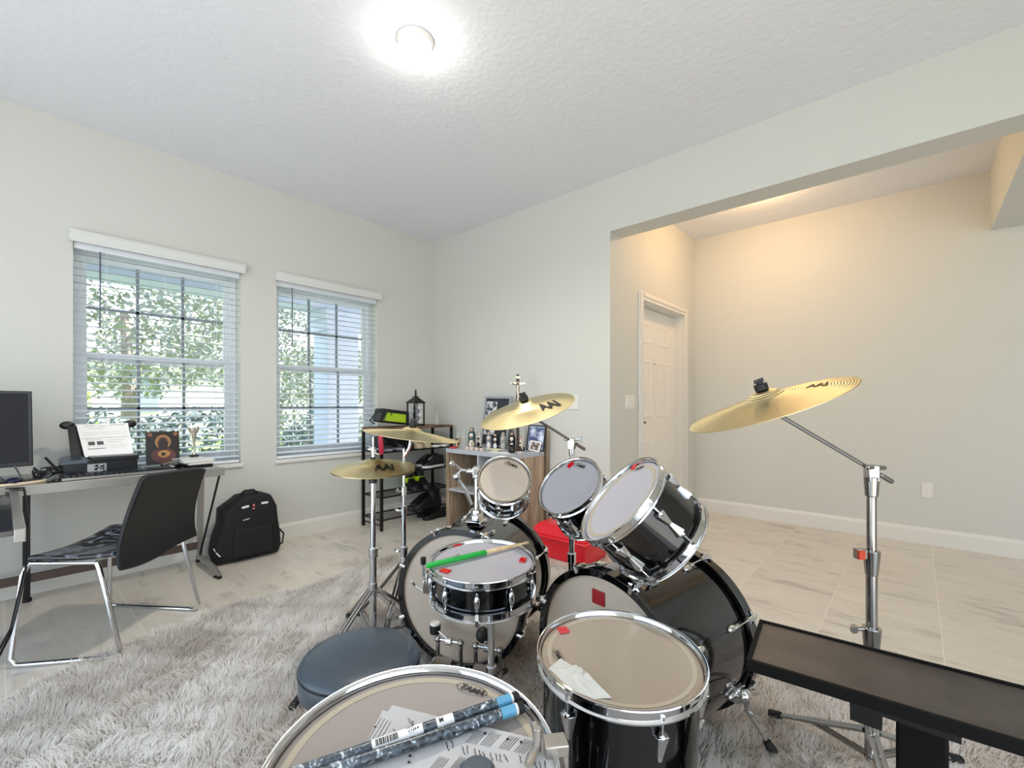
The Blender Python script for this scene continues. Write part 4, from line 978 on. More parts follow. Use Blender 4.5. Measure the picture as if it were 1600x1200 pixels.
# ---------------------------------------------------------------- office chair
D = Vector((-.63, .777, 0)); Sx = Vector((D.y, -D.x, 0))   # D: the way the chair faces; Sx: toward its right seen from behind
rr_ = Vector((.71, 2.88, 0)); rl_ = Vector((.35, 2.60, 0)); fl_ = Vector((.03, 2.85, 0)); fr_ = Vector((.40, 3.31, 0))
t = thing('desk_chair', 'black worn leather chair with chrome sled legs at the desk', 'chair', (.37, 2.9, 0))
fm = MB()
for rear, front, kr in ((rl_, fl_, .24), (rr_, fr_, .14)):
    rt_ = rear.lerp(front, kr)
    ct = (rl_ + rr_ + fl_ + fr_) / 4; ins_ = lambda p, k, z: p + (ct - p) * k + Vector((0, 0, z))
    path = [ins_(rt_, .10, .418), ins_(rear.lerp(rt_, .88), .08, .39), ins_(rear, .0, .04), rear + (front - rear).normalized() * .02 + up * .012, rear + (front - rear).normalized() * .06 + up * .010,
            front - (front - rear).normalized() * .06 + up * .010, front - (front - rear).normalized() * .02 + up * .012, ins_(front, .0, .04), ins_(front, .10, .38), ins_(front, .14, .415), ins_(front, .17, .425)]
    MB().tube(path, .0105, 10).build('sled_leg', chrome, t)
    MB().tube([ins_(rt_, .10, .418), ins_(front, .17, .425)], .0105, 10).build('side_rail', chrome, t)
MB().tube([ins_(fl_, .17, .42), ins_(fr_, .17, .42)], .008, 8).build('front_rail', chrome, t)
worn = mat('worn_leather', '14161C', .28)
noise_color(worn, 16, '10131A', '7C8494', p0=.50, p1=.62, detail=5, stretch=(1, 1, 1), dist=1.0)
# seat shell: grid between front and rear edges with a dip
def grid(fn, nu, nv, th, name, m, par, **k):
    mm = MB(); A = [[mm.pv(fn(u / nu, v / nv)) for v in range(nv + 1)] for u in range(nu + 1)]
    def nf(u, v):
        e = 1e-3; a = Vector(fn(min(1, u + e), v)) - Vector(fn(max(0, u - e), v)); b = Vector(fn(u, min(1, v + e))) - Vector(fn(u, max(0, v - e))); return a.cross(b).normalized()
    B_ = [[mm.pv(Vector(fn(u / nu, v / nv)) + nf(u / nu, v / nv) * th) for v in range(nv + 1)] for u in range(nu + 1)]
    for u in range(nu):
        for v in range(nv):
            mm.face((A[u][v], A[u][v + 1], A[u + 1][v + 1], A[u + 1][v])); mm.face((B_[u][v], B_[u + 1][v], B_[u + 1][v + 1], B_[u][v + 1]))
    for u in range(nu): mm.face((A[u][0], A[u + 1][0], B_[u + 1][0], B_[u][0])); mm.face((A[u][nv], B_[u][nv], B_[u + 1][nv], A[u + 1][nv]))
    for v in range(nv): mm.face((A[0][v], B_[0][v], B_[0][v + 1], A[0][v + 1])); mm.face((A[nu][v], A[nu][v + 1], B_[nu][v + 1], B_[nu][v]))
    return mm.build(name, m, par, bevel=.006, **k)
# corners read off the photograph on planes standing where the chair stands
bl0 = Vector((.335, 2.665, .435)); br0 = Vector((.705, 2.955, .43))
sfl = Vector((.075, 2.86, .445)); sfr = Vector((.40, 3.26, .45))
def seatf(u, v):
    a = bl0.lerp(sfl, u); b = br0.lerp(sfr, u); p = a.lerp(b, v)
    return p + up * (-.022 * math.sin(PI * v) - .012 * math.sin(PI * u)) + up * (.0 if u < .9 else -(u - .9) * .12)
grid(seatf, 12, 10, -.022, 'seat', worn, t)
def pxd(x, y, z): r = ray(x, y); return CO + r * z
def dep(p): return (Vector(p) - CO).dot(FW)
dl, dr = dep((.36, 2.62, 0)), dep((.72, 2.90, 0))
L0, L1, L2 = pxd(186, 893, dl - .005), pxd(183, 845, dl - .03), pxd(218, 741, dl - .07)
R0, R1, R2 = pxd(303, 838, dr - .005), pxd(300, 790, dr - .03), pxd(318, 727, dr - .07)
Mid0 = pxd(232, 882, (dl + dr) / 2 - .03)
def bez(a, b, c, q): return a * (1 - q) ** 2 + b * 2 * q * (1 - q) + c * q * q
def backf(u, v):
    def side(P0, P1, P2, q):
        ctl = P1 * 2 - (P0 + P2) / 2; return bez(P0, ctl, P2, q)
    a = side(L0, L1, L2, u); b = side(R0, R1, R2, u); p = a.lerp(b, v)
    bow = -FW * .035 * math.sin(PI * v)
    lowdip = up * (-.02 * math.sin(PI * min(1, v * 1.3))) * (1 - u) ** 2 if v < .77 else Vector()
    edge = up * (-.012 * (abs(v - .5) * 2) ** 6) * u ** 4
    return p + bow + lowdip + edge
grid(backf, 14, 12, -.022, 'backrest', mat('back_leather', '0C0D12', .5), t)

# ---------------------------------------------------------------- backpack
t = thing('backpack', 'black backpack standing against the wall right of the desk', 'backpack', (1.19, 3.62, 0))
bfab = noise_bump(mat('backpack_fabric', '07070B', .75), 160, .2, .001)
prof = [(-.205, .0), (.20, .0), (.222, .05), (.215, .16), (.20, .25), (.19, .36), (.155, .435), (.09, .462), (.02, .466), (-.05, .458), (-.085, .43), (-.17, .375), (-.175, .27), (-.21, .16), (-.225, .06)]
c0 = Vector((1.19, 3.55, .004)); fx_ = Vector((.985, -.0, 0)); fx_.normalize()
m = MB(); layers = []
for k, (sc__, dy) in enumerate(((.86, 0), (.96, .02), (1, .06), (1, .13), (.95, .19), (.85, .21))):
    layers.append([m.pv(c0 + Vector((x * sc__, dy, .235 + (z - .235) * sc__))) for x, z in prof])
for A, B_ in zip(layers, layers[1:]):
    for i in range(len(prof)): m.face((A[i], A[(i + 1) % len(prof)], B_[(i + 1) % len(prof)], B_[i]))
m.face(layers[0][::-1]); m.face(layers[-1])
o = m.build('body', bfab, t, ang=60, bevel=.008)
MB().hexa([(1.075, 3.530, .04), (1.345, 3.530, .04), (1.345, 3.56, .04), (1.075, 3.56, .04), (1.09, 3.536, .235), (1.33, 3.536, .235), (1.33, 3.56, .235), (1.09, 3.56, .235)]).build('front_pocket', bfab, t, bevel=.01)
MB().tube([(1.13, 3.60, .46), (1.16, 3.59, .492), (1.22, 3.59, .492), (1.25, 3.60, .465)], .008, 8).build('top_handle', bfab, t)
whm = mat('reflective_white', 'E4E4E8', .4)
for (x, z, r_) in ((1.155, .385, .15), (1.282, .395, 0.0)): MB().box((x, 3.548, z), (.045, .004, .014), R=Matrix.Rotation(-r_, 3, 'Y')).build('reflective_strip', whm, t)
MB().box((1.155, 3.530, .30), (.040, .003, .004), R=Matrix.Rotation(-.15, 3, 'Y')).build('zip_pull', whm, t)
MB().box((1.208, 3.547, .388), (.016, .004, .018)).build('badge', mat('badge_red', 'B5121B', .4), t)
MB().box((1.208, 3.544, .390), (.010, .002, .004)).box((1.208, 3.544, .390), (.004, .002, .012)).build('badge_cross', whm, t, smooth=False)
MB().box((1.208, 3.547, .366), (.014, .004, .009)).build('badge_tag', mat('badge_pink', 'D87A90', .4), t)
MB().tube([(1.405, 3.60, .17), (1.435, 3.60, .13), (1.425, 3.60, .06), (1.39, 3.60, .05)], .006, 8).build('side_strap', bfab, t)
MB().tube([(.975, 3.60, .12), (.985, 3.56, .09), (1.0, 3.55, .07)], .004, 8).build('buckle_strap', whm, t)
solo(MB().box((.93, 3.36, .008), (.05, .018, .012), rz=.5), 'dark_scrap', blackm, 'small dark scrap lying on the tile under the desk', 'scrap', bevel=.003)

# ---------------------------------------------------------------- shoe rack
RX0, RX1, RY0, RY1 = 2.22, 3.02, 3.50, 3.80
t = thing('shoe_rack', 'black metal shoe rack with four wire shelves and a wooden top', 'shoe rack', (2.6, 3.65, 0))
for x in (RX0, RX1):
    for y in (RY0, RY1): MB().bx(x - .011, x + .011, y - .011, y + .011, 0, .885).build('post', blkmet, t)
rustic = noise_color(mat('rustic_wood', '6B4A34', .6), 12, '3A2418', '8A6448', stretch=(.4, 4, 4))
MB().bx(RX0 - .01, RX1 + .01, RY0 - .01, RY1 + .01, .885, .905).build('wood_top', rustic, t, bevel=.002)
for z in (.09, .288, .487, .685):
    s = MB()
    for y in (RY0, RY1): s.cyl((RX0, y, z), (RX1, y, z), .006, seg=8)
    for x in (RX0, (RX0 + RX1) / 2, RX1): s.cyl((x, RY0, z), (x, RY1, z), .006, seg=8)
    for k in range(1, 9): s.cyl((RX0, RY0 + (RY1 - RY0) * k / 9, z), (RX1, RY0 + (RY1 - RY0) * k / 9, z), .0022, seg=6)
    s.build('wire_shelf', blkmet, t)
MB().cyl((RX0, RY0, .045), (RX0, RY1, .045), .006, seg=8).cyl((RX1, RY0, .045), (RX1, RY1, .045), .006, seg=8).build('side_bar', blkmet, t)

def shoe(label, x, y, z, rz, m_up, m_sole, L=.27, h=.085, boot=0, group=None, stripe=None, cat='shoe', name='shoe'):
    R = Matrix.Translation((x, y, z)) @ Matrix.Rotation(rz, 4, 'Z')
    t = thing(name, label, cat, (x, y, z), group)
    sole = [(-.5, .28), (-.42, .40), (-.2, .36), (0, .34), (.2, .44), (.36, .42), (.47, .25), (.5, 0), (.47, -.25), (.36, -.42), (.2, -.40), (0, -.32), (-.2, -.36), (-.42, -.40), (-.5, -.28)]
    W_ = .1
    MB(R).ext([(a * L, b * W_) for a, b in sole], (0, 0, 0), (1, 0, 0), (0, 1, 0), (0, 0, 1), .024).build('sole', m_sole, t, bevel=.004)
    m = MB(R); rings = []
    prof = [(0, 1.0), (.25, 1.0), (.55, .92), (.8, .8), (1, .70)]
    for f, w_ in prof:
        ring = []
        for a, b in sole:
            fr_ = (a + .5)
            hh = (h if a < .12 else h * (1 - (a - .12) / .38 * .62))
            aa = a if f < .5 else (a * (1 - (f - .5) * .5) - (f - .5) * .12 if a > 0 else a * (1 - (f - .5) * .1))
            ring.append(m.pv((aa * L * .98, b * W_ * w_ * .96, .022 + hh * f)))
        rings.append(ring)
    for A, B_ in zip(rings, rings[1:]):
        for i in range(len(sole)): m.face((A[i], A[(i + 1) % len(sole)], B_[(i + 1) % len(sole)], B_[i]))
    m.face(rings[-1])
    m.build('upper', m_up, t, ang=70)
    if boot:
        MB(R).lathe([(.047, .06), (.050, .10), (.052, boot), (.044, boot), (.042, .10)], 18, Matrix.Translation((-L * .26, 0, 0)) @ Matrix.Diagonal((1.25, .95, 1, 1))).build('shaft', m_up, t)
    if stripe: MB(R).lathe([(.053, .07), (.0545, .072), (.0555, .115), (.054, .117)], 18, Matrix.Translation((-L * .26, 0, 0)) @ Matrix.Diagonal((1.25, .97, 1, 1))).build('reflective_band', stripe, t)
    else:
        l = MB(R)
        for k in range(4): l.tube([(L * (.0 + .06 * k), -.022, .03 + h * (.80 - k * .11)), (L * (.01 + .06 * k), 0, .036 + h * (.82 - k * .11)), (L * (.0 + .06 * k), .022, .03 + h * (.80 - k * .11))], .003, 5)
        l.build('laces', m_sole if m_sole is not rubber else blackm, t)
    return t
sh_black = mat('shoe_black', '0E0E12', .5); sh_beige = mat('shoe_beige', 'B7A58A', .7); sh_white = mat('shoe_white', 'E6E6E6', .6); neon = mat('neon_yellow', 'B6E000', .5); sh_grey = mat('shoe_grey_sole', '8A8C94', .5)
DN = -PI / 2
shoe('black shoe with grey sole on the upper wire shelf, leftmost', 2.32, 3.64, .691, DN, sh_black, sh_grey, h=.10, group='shoes on the upper wire shelf')
shoe('black shoe with grey sole on the upper wire shelf, second from left', 2.44, 3.64, .691, DN + .1, sh_black, sh_grey, h=.11, group='shoes on the upper wire shelf')
shoe('dark shoe on the upper wire shelf, beside the beige pair', 2.55, 3.64, .691, DN, sh_black, rubber, h=.09, group='shoes on the upper wire shelf')
shoe('left shoe of the beige pair on the upper wire shelf', 2.655, 3.64, .691, DN, sh_beige, sh_beige, group='shoes on the upper wire shelf')
shoe('right shoe of the beige pair on the upper wire shelf', 2.755, 3.64, .691, DN, sh_beige, sh_beige, group='shoes on the upper wire shelf')
shoe('black and white sneaker on the upper wire shelf, next to the beige pair', 2.855, 3.64, .691, DN, sh_black, sh_white, group='shoes on the upper wire shelf')
shoe('black and white sneaker at the right end of the upper wire shelf', 2.955, 3.64, .691, DN, sh_black, sh_white, group='shoes on the upper wire shelf')
shoe('black low shoe on the second shelf, leftmost', 2.36, 3.64, .493, DN, sh_black, rubber, h=.07, group='shoes on the second wire shelf')
shoe('black low shoe on the second shelf, behind the hi-hat', 2.50, 3.64, .493, DN + .2, sh_black, rubber, h=.07, group='shoes on the second wire shelf')
shoe('black sneaker with white sole lying lengthwise on the second shelf', 2.84, 3.57, .493, PI + .1, sh_black, sh_white, h=.09, group='shoes on the second wire shelf')
shoe('black sneaker with white sole at the back of the second shelf', 2.88, 3.71, .493, PI, sh_black, sh_white, h=.09, group='shoes on the second wire shelf')
shoe('black boot with neon yellow band on the third shelf, left one of the pair', 2.60, 3.60, .294, DN - .2, sh_black, rubber, h=.09, boot=.17, stripe=neon, group='boots with neon yellow bands', cat='boot', name='boot')
shoe('black boot with neon yellow band on the third shelf, right one of the pair', 2.73, 3.60, .294, DN - .2, sh_black, rubber, h=.09, boot=.17, stripe=neon, group='boots with neon yellow bands', cat='boot', name='boot')
shoe('tall black boot lying toward the left on the lowest shelf', 2.78, 3.58, .096, PI, sh_black, rubber, L=.32, h=.10, boot=.18, stripe=None, group='tall black boots', cat='boot', name='boot')
shoe('tall black boot at the back of the lowest shelf', 2.84, 3.71, .096, PI, sh_black, rubber, L=.32, h=.10, boot=.18, stripe=None, group='tall black boots', cat='boot', name='boot')
shoe('flat black shoe on the floor below the shoe rack, front one', 2.82, 3.52, .0, PI, sh_black, rubber, h=.045, group='flat black shoes below the rack')
shoe('flat black shoe on the floor below the shoe rack, rear one', 2.86, 3.66, .0, PI, sh_black, rubber, h=.045, group='flat black shoes below the rack')

# things on the rack top (z = .905)
t = thing('toiletry_bag', 'black-trimmed bag with a neon yellow-green front on the shoe rack', 'bag', (2.38, 3.62, .905))
Mb = Matrix.Translation((2.40, 3.62, .905)) @ Matrix.Rotation(-.12, 4, 'Z') @ Matrix.Rotation(.12, 4, 'Y')
tr = lambda x0, x1, x2, x3, y0, y1, z0, z1: [(x0, y0, z0), (x1, y0, z0), (x1, y1, z0), (x0, y1, z0), (x2, y0, z1), (x3, y0, z1), (x3, y1, z1), (x2, y1, z1)]
MB(Mb).hexa(tr(-.16, .14, -.145, .125, -.08, .08, .03, .155)).build('body', blackm, t, bevel=.012)
MB(Mb).hexa(tr(-.125, .10, -.105, .09, -.086, -.075, .045, .125)).build('front_panel', mat('lime_panel', '9DBE1E', .45), t, bevel=.006)
MB(Mb).tube([(-.12, -.088, .04), (-.108, -.088, .115), (-.09, -.088, .130), (.08, -.088, .130), (.098, -.088, .11), (.105, -.088, .04)], .004).build('zip', blackm, t)
MB(Mb).tube([(-.06, -.092, .128), (-.06, -.094, .10)], .005).build('zip_pull', blackm, t)
MB(Mb).tube([(-.13, -.05, .15), (-.20, -.055, .10), (-.235, -.05, .03), (-.19, -.05, .01)], .007).build('strap', blackm, t)
t = thing('red_pouch', 'slim pinkish red pouch with a cord hanging on the left end of the shoe rack', 'pouch', (2.185, 3.46, .66))
MB().tube([(2.175, 3.47, .87), (2.18, 3.46, .84), (2.185, 3.455, .78), (2.19, 3.455, .70), (2.19, 3.46, .68)], [.014, .020, .022, .022, .014], 14).build('body', mat('pouch_red', 'BF2B45', .45), t)
MB().tube([(2.18, 3.46, .86), (2.15, 3.45, .84), (2.13, 3.45, .79), (2.12, 3.45, .77)], .0035).tube([(2.18, 3.46, .87), (2.22, 3.47, .80), (2.24, 3.47, .73), (2.20, 3.46, .69)], .0035).build('cord', blackm, t)

t = thing('lantern', 'black pointed lantern filled with blue and white balls on the rack', 'lantern', (2.68, 3.63, .905))
LC = Vector((2.68, 3.63, .905)); h0 = .055
lb = MB()
for sx_ in (-1, 1):
    for sy_ in (-1, 1): lb.box(LC + Vector((sx_ * h0, sy_ * h0, .115)), (.012, .012, .22))
lb.box(LC + Vector((0, 0, .008)), (.124, .124, .016)).box(LC + Vector((0, 0, .222)), (.13, .13, .012))
lb.build('lantern_frame', blkmet, t)
q = lambda w_, z: [LC + Vector((a * w_, b * w_, z)) for a, b in ((-1, -1), (1, -1), (1, 1), (-1, 1))]
MB().hexa(q(.066, .226) + q(.022, .27)).box(LC + Vector((0, 0, .278)), (.038, .038, .014)).build('roof', blkmet, t)
MB().lathe([(.010, .285), (.007, .30), (.013, .308), (.008, .318), (.010, .328), (.003, .352), (0, .362)], 14, Matrix.Translation(LC)).build('finial', blkmet, t)
gp = MB()
for a in range(4):
    R3 = Matrix.Rotation(a * PI / 2, 3, 'Z'); gp.box(LC + R3 @ Vector((0, -h0, .115)), (.1, .002, .2), rz=a * PI / 2)
gp.build('glass_panel', clearg, t, smooth=False)
bm_ = [mat('ball_blue', '2C3A5A', .5), mat('ball_white', 'E4E2DC', .6), mat('ball_pale', 'A9BCC8', .5)]; rn = random.Random(4)
spots = [(x, y, .036 + .034 * l + .0) for l in range(5) for x, y in (((-.026, -.026), (.026, -.026), (.0, .022)) if l % 2 == 0 else ((0, -.03), (.03, .02), (-.03, .02)))]
for i, (x, y, z) in enumerate(spots):
    c = i % 3; nmz = ('dark blue', 'white', 'pale blue')[c]; lvl = ('bottom', 'second', 'middle', 'fourth', 'top')[i // 3]
    solo(MB().sph(LC + Vector((x, y, z)), .0215, 14), 'decor_ball', bm_[c], f'{nmz} decorative ball in the {lvl} layer inside the lantern', 'ball', 'decorative balls in the lantern')
def bottle(name, label, cat, p, prof, m, group=None, seg=18):
    return solo(MB().lathe(prof, seg, Matrix.Translation(p)), name, m, label, cat, group, origin=p)
bottle('glass_bottle', 'small clear glass bottle standing alone on the rack top', 'bottle', (2.90, 3.58, .905), [(0, 0), (.022, 0), (.022, .07), (.008, .085), (.007, .12), (.009, .125), (0, .126)], clearg)
t = thing('box_lid', 'grey plastic box behind the left end of the shoe rack', 'box', (2.13, 3.74, .60)) if False else None

# ---------------------------------------------------------------- bookcase
BX0, BX1, BY0, BY1, BZ = 2.64, 3.03, 2.33, 3.13, .72
oak = noise_color(mat('grey_oak', '8E7A66', .55), 7, '8A745E', 'BFA98F', stretch=(3.5, 3.5, .35), detail=6, dist=.6)
oakl = mat('pale_grey_edge', 'B7BAC0', .4)
t = thing('bookcase', 'grey oak cube bookcase against the right wall', 'bookcase', (2.83, 2.73, 0))
MB().bx(BX0, BX1, BY0, BY0 + .035, 0, BZ - .035).build('side_panel', oak, t, smooth=False)
MB().bx(BX0, BX1, BY1 - .035, BY1, 0, BZ - .035).build('side_panel', oak, t, smooth=False)
MB().bx(BX0, BX1, BY0, BY1, BZ - .035, BZ).build('top_panel', oakl, t, bevel=.001)
MB().bx(BX0, BX1, BY0 + .035, BY1 - .035, 0, .035).build('bottom_panel', oak, t, smooth=False)
ym = (BY0 + BY1) / 2
MB().bx(BX0 + .004, BX1, ym - .009, ym + .009, .035, BZ - .035).build('divider', oakl, t, smooth=False)
MB().bx(BX0 + .004, BX1, BY0 + .035, ym - .009, .35, .368).bx(BX0 + .004, BX1, ym + .009, BY1 - .035, .35, .368).build('shelf', oakl, t, smooth=False)
MB().bx(BX1, BX1 + .006, BY0, BY1, 0, BZ).build('back_panel', mat('shaded_back', '2A1D18', .7), t, smooth=False)  # dark brown carries the shade inside the cubes; own colour unknown
MB().bx(BX0 - .0015, BX0, BY0, BY1, BZ - .035, BZ).build('front_edging', oakl, t, smooth=False)
solo(MB().bx(3.055, 3.075, 2.318, 2.345, 0, .92), 'wooden_board', oak, 'upright brown wooden board behind the bookcase end', 'board')
Z = BZ
def bc(px, x):  # standing spot on the bookcase top for an image column
    r = ray(px, 690); return Vector((x, (CO + r * (x / r.x)).y, Z))
# large grey picture frame leaning behind
t = thing('picture_frame', 'large grey picture frame with black mat and a photo collage', 'picture frame', (2.98, 2.82, Z))
n_ = Vector((-.985, -.12, .12)).normalized()
pcs = bc(775, 2.98); Mp = frame(pcs + Vector((0, 0, .235)), n_, (-.12, -.99, 0))
def pframe(t, M, w_, h_, bw, fm_, matm, dep_=.016):
    for nm, c, s in (('frame_bar', (-w_ / 2 + bw / 2, 0, 0), (bw, h_, dep_)), ('frame_bar', (w_ / 2 - bw / 2, 0, 0), (bw, h_, dep_)), ('frame_bar', (0, h_ / 2 - bw / 2, 0), (w_ - 2 * bw, bw, dep_)), ('frame_bar', (0, -h_ / 2 + bw / 2, 0), (w_ - 2 * bw, bw, dep_))):
        MB(M).box(c, s).build(nm, fm_, t, bevel=.001)
    MB(M).box((0, 0, -.002), (w_ - 2 * bw, h_ - 2 * bw, .006)).build('mat_board', matm, t, smooth=False)
pframe(t, Mp, .30, .46, .020, mat('frame_grey', '9A9CA2', .4), mat('mat_black', '23262E', .5))
ph = mat('photo_collage', '9AA0A8', .5); noise_color(ph, 22, '30343C', 'E4E6E8', p0=.42, p1=.6, detail=3)
MB(Mp).box((-.065, .03, .0025), (.12, .30, .002)).build('photo', ph, t, smooth=False)
# family photo in blue
t = thing('picture_frame', 'picture frame with a bluish portrait at the right end of the bookcase', 'picture frame', (2.98, 2.43, Z))
pcs = bc(838, 2.985); Mp = frame(pcs + Vector((0, 0, .11)), Vector((-.98, -.1, .15)).normalized(), (-.1, -.995, 0))
pframe(t, Mp, .175, .215, .010, blackm, mat('pale_mat', 'C6D4EA', .5))
pb_ = noise_color(mat('portrait_blue', '7E8CB4', .5), 14, '4A5680', 'DCE6F6', p0=.4, p1=.62, detail=2)
MB(Mp).box((0, 0, .0025), (.145, .18, .002)).build('photo', pb_, t, smooth=False)
t = thing('photo_card', 'small white-bordered photo card leaning at the bookcase corner', 'photo', bc(836, 2.945))
pcs = bc(836, 2.945); Mp = frame(pcs + Vector((0, 0, .045)), Vector((-.93, -.25, .22)).normalized(), (-.25, -.97, 0))
MB(Mp).box((0, 0, 0), (.10, .085, .004)).build('border', paper, t, smooth=False)
MB(Mp).box((0, .0, .0025), (.082, .066, .001)).build('photo', noise_color(mat('photo_mixed', '8A6F66', .5), 30, '4A3C3C', 'E0CFC4', p0=.4, p1=.6), t, smooth=False)
# crucifix
t = thing('crucifix', 'tall standing crucifix with a silver figure on the bookcase', 'crucifix', bc(809, 2.86))
cb_ = bc(809, 2.86); wd_ = mat('dark_rosewood', '3C2620', .4); sdv = Vector((-.0, -1, 0)); sdv = Vector(RT)
MB().box(cb_ + Vector((0, 0, .012)), (.07, .07, .024), rz=TH).build('base', wd_, t, bevel=.004)
MB().box(cb_ + Vector((0, 0, .33)), (.012, .026, .62), rz=TH).build('upright', wd_, t, bevel=.002)
MB().box(cb_ + Vector((0, 0, .565)), (.012, .13, .020), rz=TH).build('crossbar', silver, t, bevel=.002)
f0 = cb_ - FW * .014
MB().tube([f0 + Vector((0, 0, .565)) - sdv * .05, f0 + Vector((0, 0, .545)), f0 + Vector((0, 0, .565)) + sdv * .05], .005).tube([f0 + Vector((0, 0, .55)), f0 + Vector((0, 0, .50)), f0 + Vector((0, 0, .46)) + sdv * .005, f0 + Vector((0, 0, .42))], [.009, .010, .008, .005]).sph(f0 + Vector((0, 0, .572)), .011).build('figure', silver, t)
MB().box(cb_ + Vector((0, 0, .615)) - FW * .008, (.004, .035, .02), rz=TH).build('plate', silver, t)

cw_ = mat('ceramic_white', 'E9E4DA', .3); teal = mat('robe_teal', '2E4A4A', .45); skin = mat('statue_skin', 'C9A184', .5)
def statue(label, p, h, robe, coat, name='statuette', group='religious statuettes on the bookcase'):
    t = thing(name, label, 'statuette', p, group); M = Matrix.Translation(p) @ Matrix.Diagonal((h, h, h, 1))
    MB(M).lathe([(0, 0), (.20, 0), (.20, .05), (.15, .06), (.16, .2), (.13, .45), (.15, .62), (.13, .72), (.06, .80), (.05, .82)], 16).build('robe', robe, t)
    MB(M).sph((0, 0, .89), .085, 12, (1, 1, 1.15)).build('head', skin, t)
    MB(M).lathe([(.19, .10), (.17, .4), (.18, .62), (.16, .74), (.10, .84), (.105, .92), (.07, .99), (0, 1.02), (.06, .975), (.09, .91), (.085, .84)], 16, Matrix.Translation((.03, .02, 0))).build('veil', coat, t)
    MB(M).tube([(-.12, -.08, .60), (-.16, -.12, .52), (-.14, -.15, .62)], .035, 8).build('hands', skin, t)
statue('tall statuette in dark teal veil and white robe at the left of the bookcase', bc(737, 2.78), .185, cw_, teal)
statue('white statuette with dark cloak just right of the teal one', bc(748, 2.86), .13, blackm, cw_)
statue('pale statuette below the lettered crash cymbal', bc(764, 2.86), .15, cw_, mat('robe_grey', '7C8690', .5))
statue('dark and white statuette beside the pale one', bc(774, 2.84), .14, sh_white, blackm)
statue('silver-grey statuette behind the cream dish', bc(786, 2.88), .15, mat('robe_silver', 'B8B8B4', .4), mat('robe_grey2', '9C9C98', .4))
statue('black-cloaked white statuette left of the crucifix', bc(800, 2.86), .16, cw_, blackm)
statue('small brown and white figurine right of the crucifix', bc(813, 2.88), .11, wd_, cw_)
t = thing('votive_bottle', 'slim clear bottle with a dark icon at the left end of the bookcase', 'bottle', bc(713, 2.76))
p = bc(715, 2.76)
MB().lathe([(0, 0), (.022, 0), (.022, .09), (.010, .11), (.008, .145), (0, .147)], 16, Matrix.Translation(p)).build('glass_body', clearg, t)
MB().lathe([(.0225, .01), (.0228, .01), (.0228, .085), (.0225, .085)], 16, Matrix.Translation(p)).build('picture_label', noise_color(mat('label_brown', '6A4A30', .5), 60, '1E1410', 'D8B890', p0=.42, p1=.6), t)
t = thing('glass_bottle', 'second clear bottle beside the slim one on the bookcase', 'bottle', bc(724, 2.80))
MB().lathe([(0, 0), (.016, 0), (.016, .10), (.006, .12), (.006, .15), (0, .151)], 14, Matrix.Translation(bc(724, 2.80))).build('glass_body', clearg, t)
solo(MB().box(bc(709, 2.68) + Vector((0, 0, .008)), (.04, .06, .014), rz=.4), 'red_candle_holder', mat('candle_red', 'C22A30', .4), 'small flat red holder at the left front of the bookcase', 'candle holder', bevel=.003)
for k, px in enumerate((730, 737.5, 745, 752.5)):
    p = bc(px, 2.70)
    t = thing('tealight', ('leftmost', 'second', 'third', 'rightmost')[k] + ' of the four cream tealight cups along the bookcase front', 'candle', p, 'tealights along the bookcase front')
    MB().lathe([(0, 0), (.014, 0), (.019, .022), (.0175, .022), (.013, .004)], 16, Matrix.Translation(p)).build('cup', mat('peach_cup', 'E6CDBE', .45), t)
    MB().lathe([(0, .016), (.016, .016), (.0155, .010)], 16, Matrix.Translation(p)).build('wax', cw_, t)
t = thing('flower_ornament', 'small cream star-shaped flower ornament behind the tealights', 'ornament', bc(738, 2.73))
p = bc(738, 2.73) + Vector((0, 0, .05)); m = MB()
for k in range(7):
    a = 2 * PI * k / 7; m.ext([(0, -.006), (.028, -.003), (.034, 0), (.028, .003), (0, .006)], p, (0, math.cos(a), math.sin(a)), (0, -math.sin(a), math.cos(a)), (-1, 0, 0), .004)
m.build('petals', mat('cream_petal', 'EBDDB8', .5), t); MB().cyl(p - Vector((0, 0, .05)), p, .004).build('stem', cw_, t)
for k, (px, r_, hh, x_, lab, m_) in enumerate(((773, .075, .018, 2.74, 'wide cream oval dish at the front of the bookcase', mat('cream_dish', 'E6DCBC', .4)), (812, .036, .012, 2.76, 'white dish at the right front of the bookcase', cw_))):
    p = bc(px, x_)
    solo(MB().lathe([(0, 0), (r_ * .6, 0), (r_, hh), (r_ * .95, hh), (r_ * .55, .005), (0, .005)], 30, Matrix.Translation(p) @ Matrix.Diagonal((.6, 1, 1, 1))), 'dish', m_, lab, 'dish', origin=p)
p = bc(799.5, 2.72)
t = thing('vase', 'small round black vase with silver pattern near the crucifix', 'vase', p)
MB().lathe([(0, 0), (.018, 0), (.030, .018), (.032, .036), (.024, .052), (.014, .06), (.016, .068), (.012, .068)], 24, Matrix.Translation(p)).build('vase_body', blackp, t)
m = MB(); rn = random.Random(8)
for k in range(12):
    a = rn.uniform(0, 2 * PI); z = rn.uniform(.015, .05); m.sph(p + Vector((math.cos(a) * .030, math.sin(a) * .030, z)), .004, 6)
m.build('silver_pattern', silver, t)
p = bc(817, 2.92); t = thing('candle', 'slim pale candle in a dark holder on the bookcase', 'candle', p)
MB().lathe([(0, 0), (.016, 0), (.014, .03), (.009, .034), (0, .034)], 14, Matrix.Translation(p)).build('holder', wd_, t)
MB().cyl(p + Vector((0, 0, .034)), p + Vector((0, 0, .15)), .0075).build('wax_stick', mat('wax_pale', 'D8C2AC', .5), t)
p = bc(775, 2.69); solo(MB().bx(2.655, 2.73, 2.40, 2.62, Z, Z + .002), 'white_paper', paper, 'white paper lying flat at the front edge of the bookcase', 'paper', smooth=False)

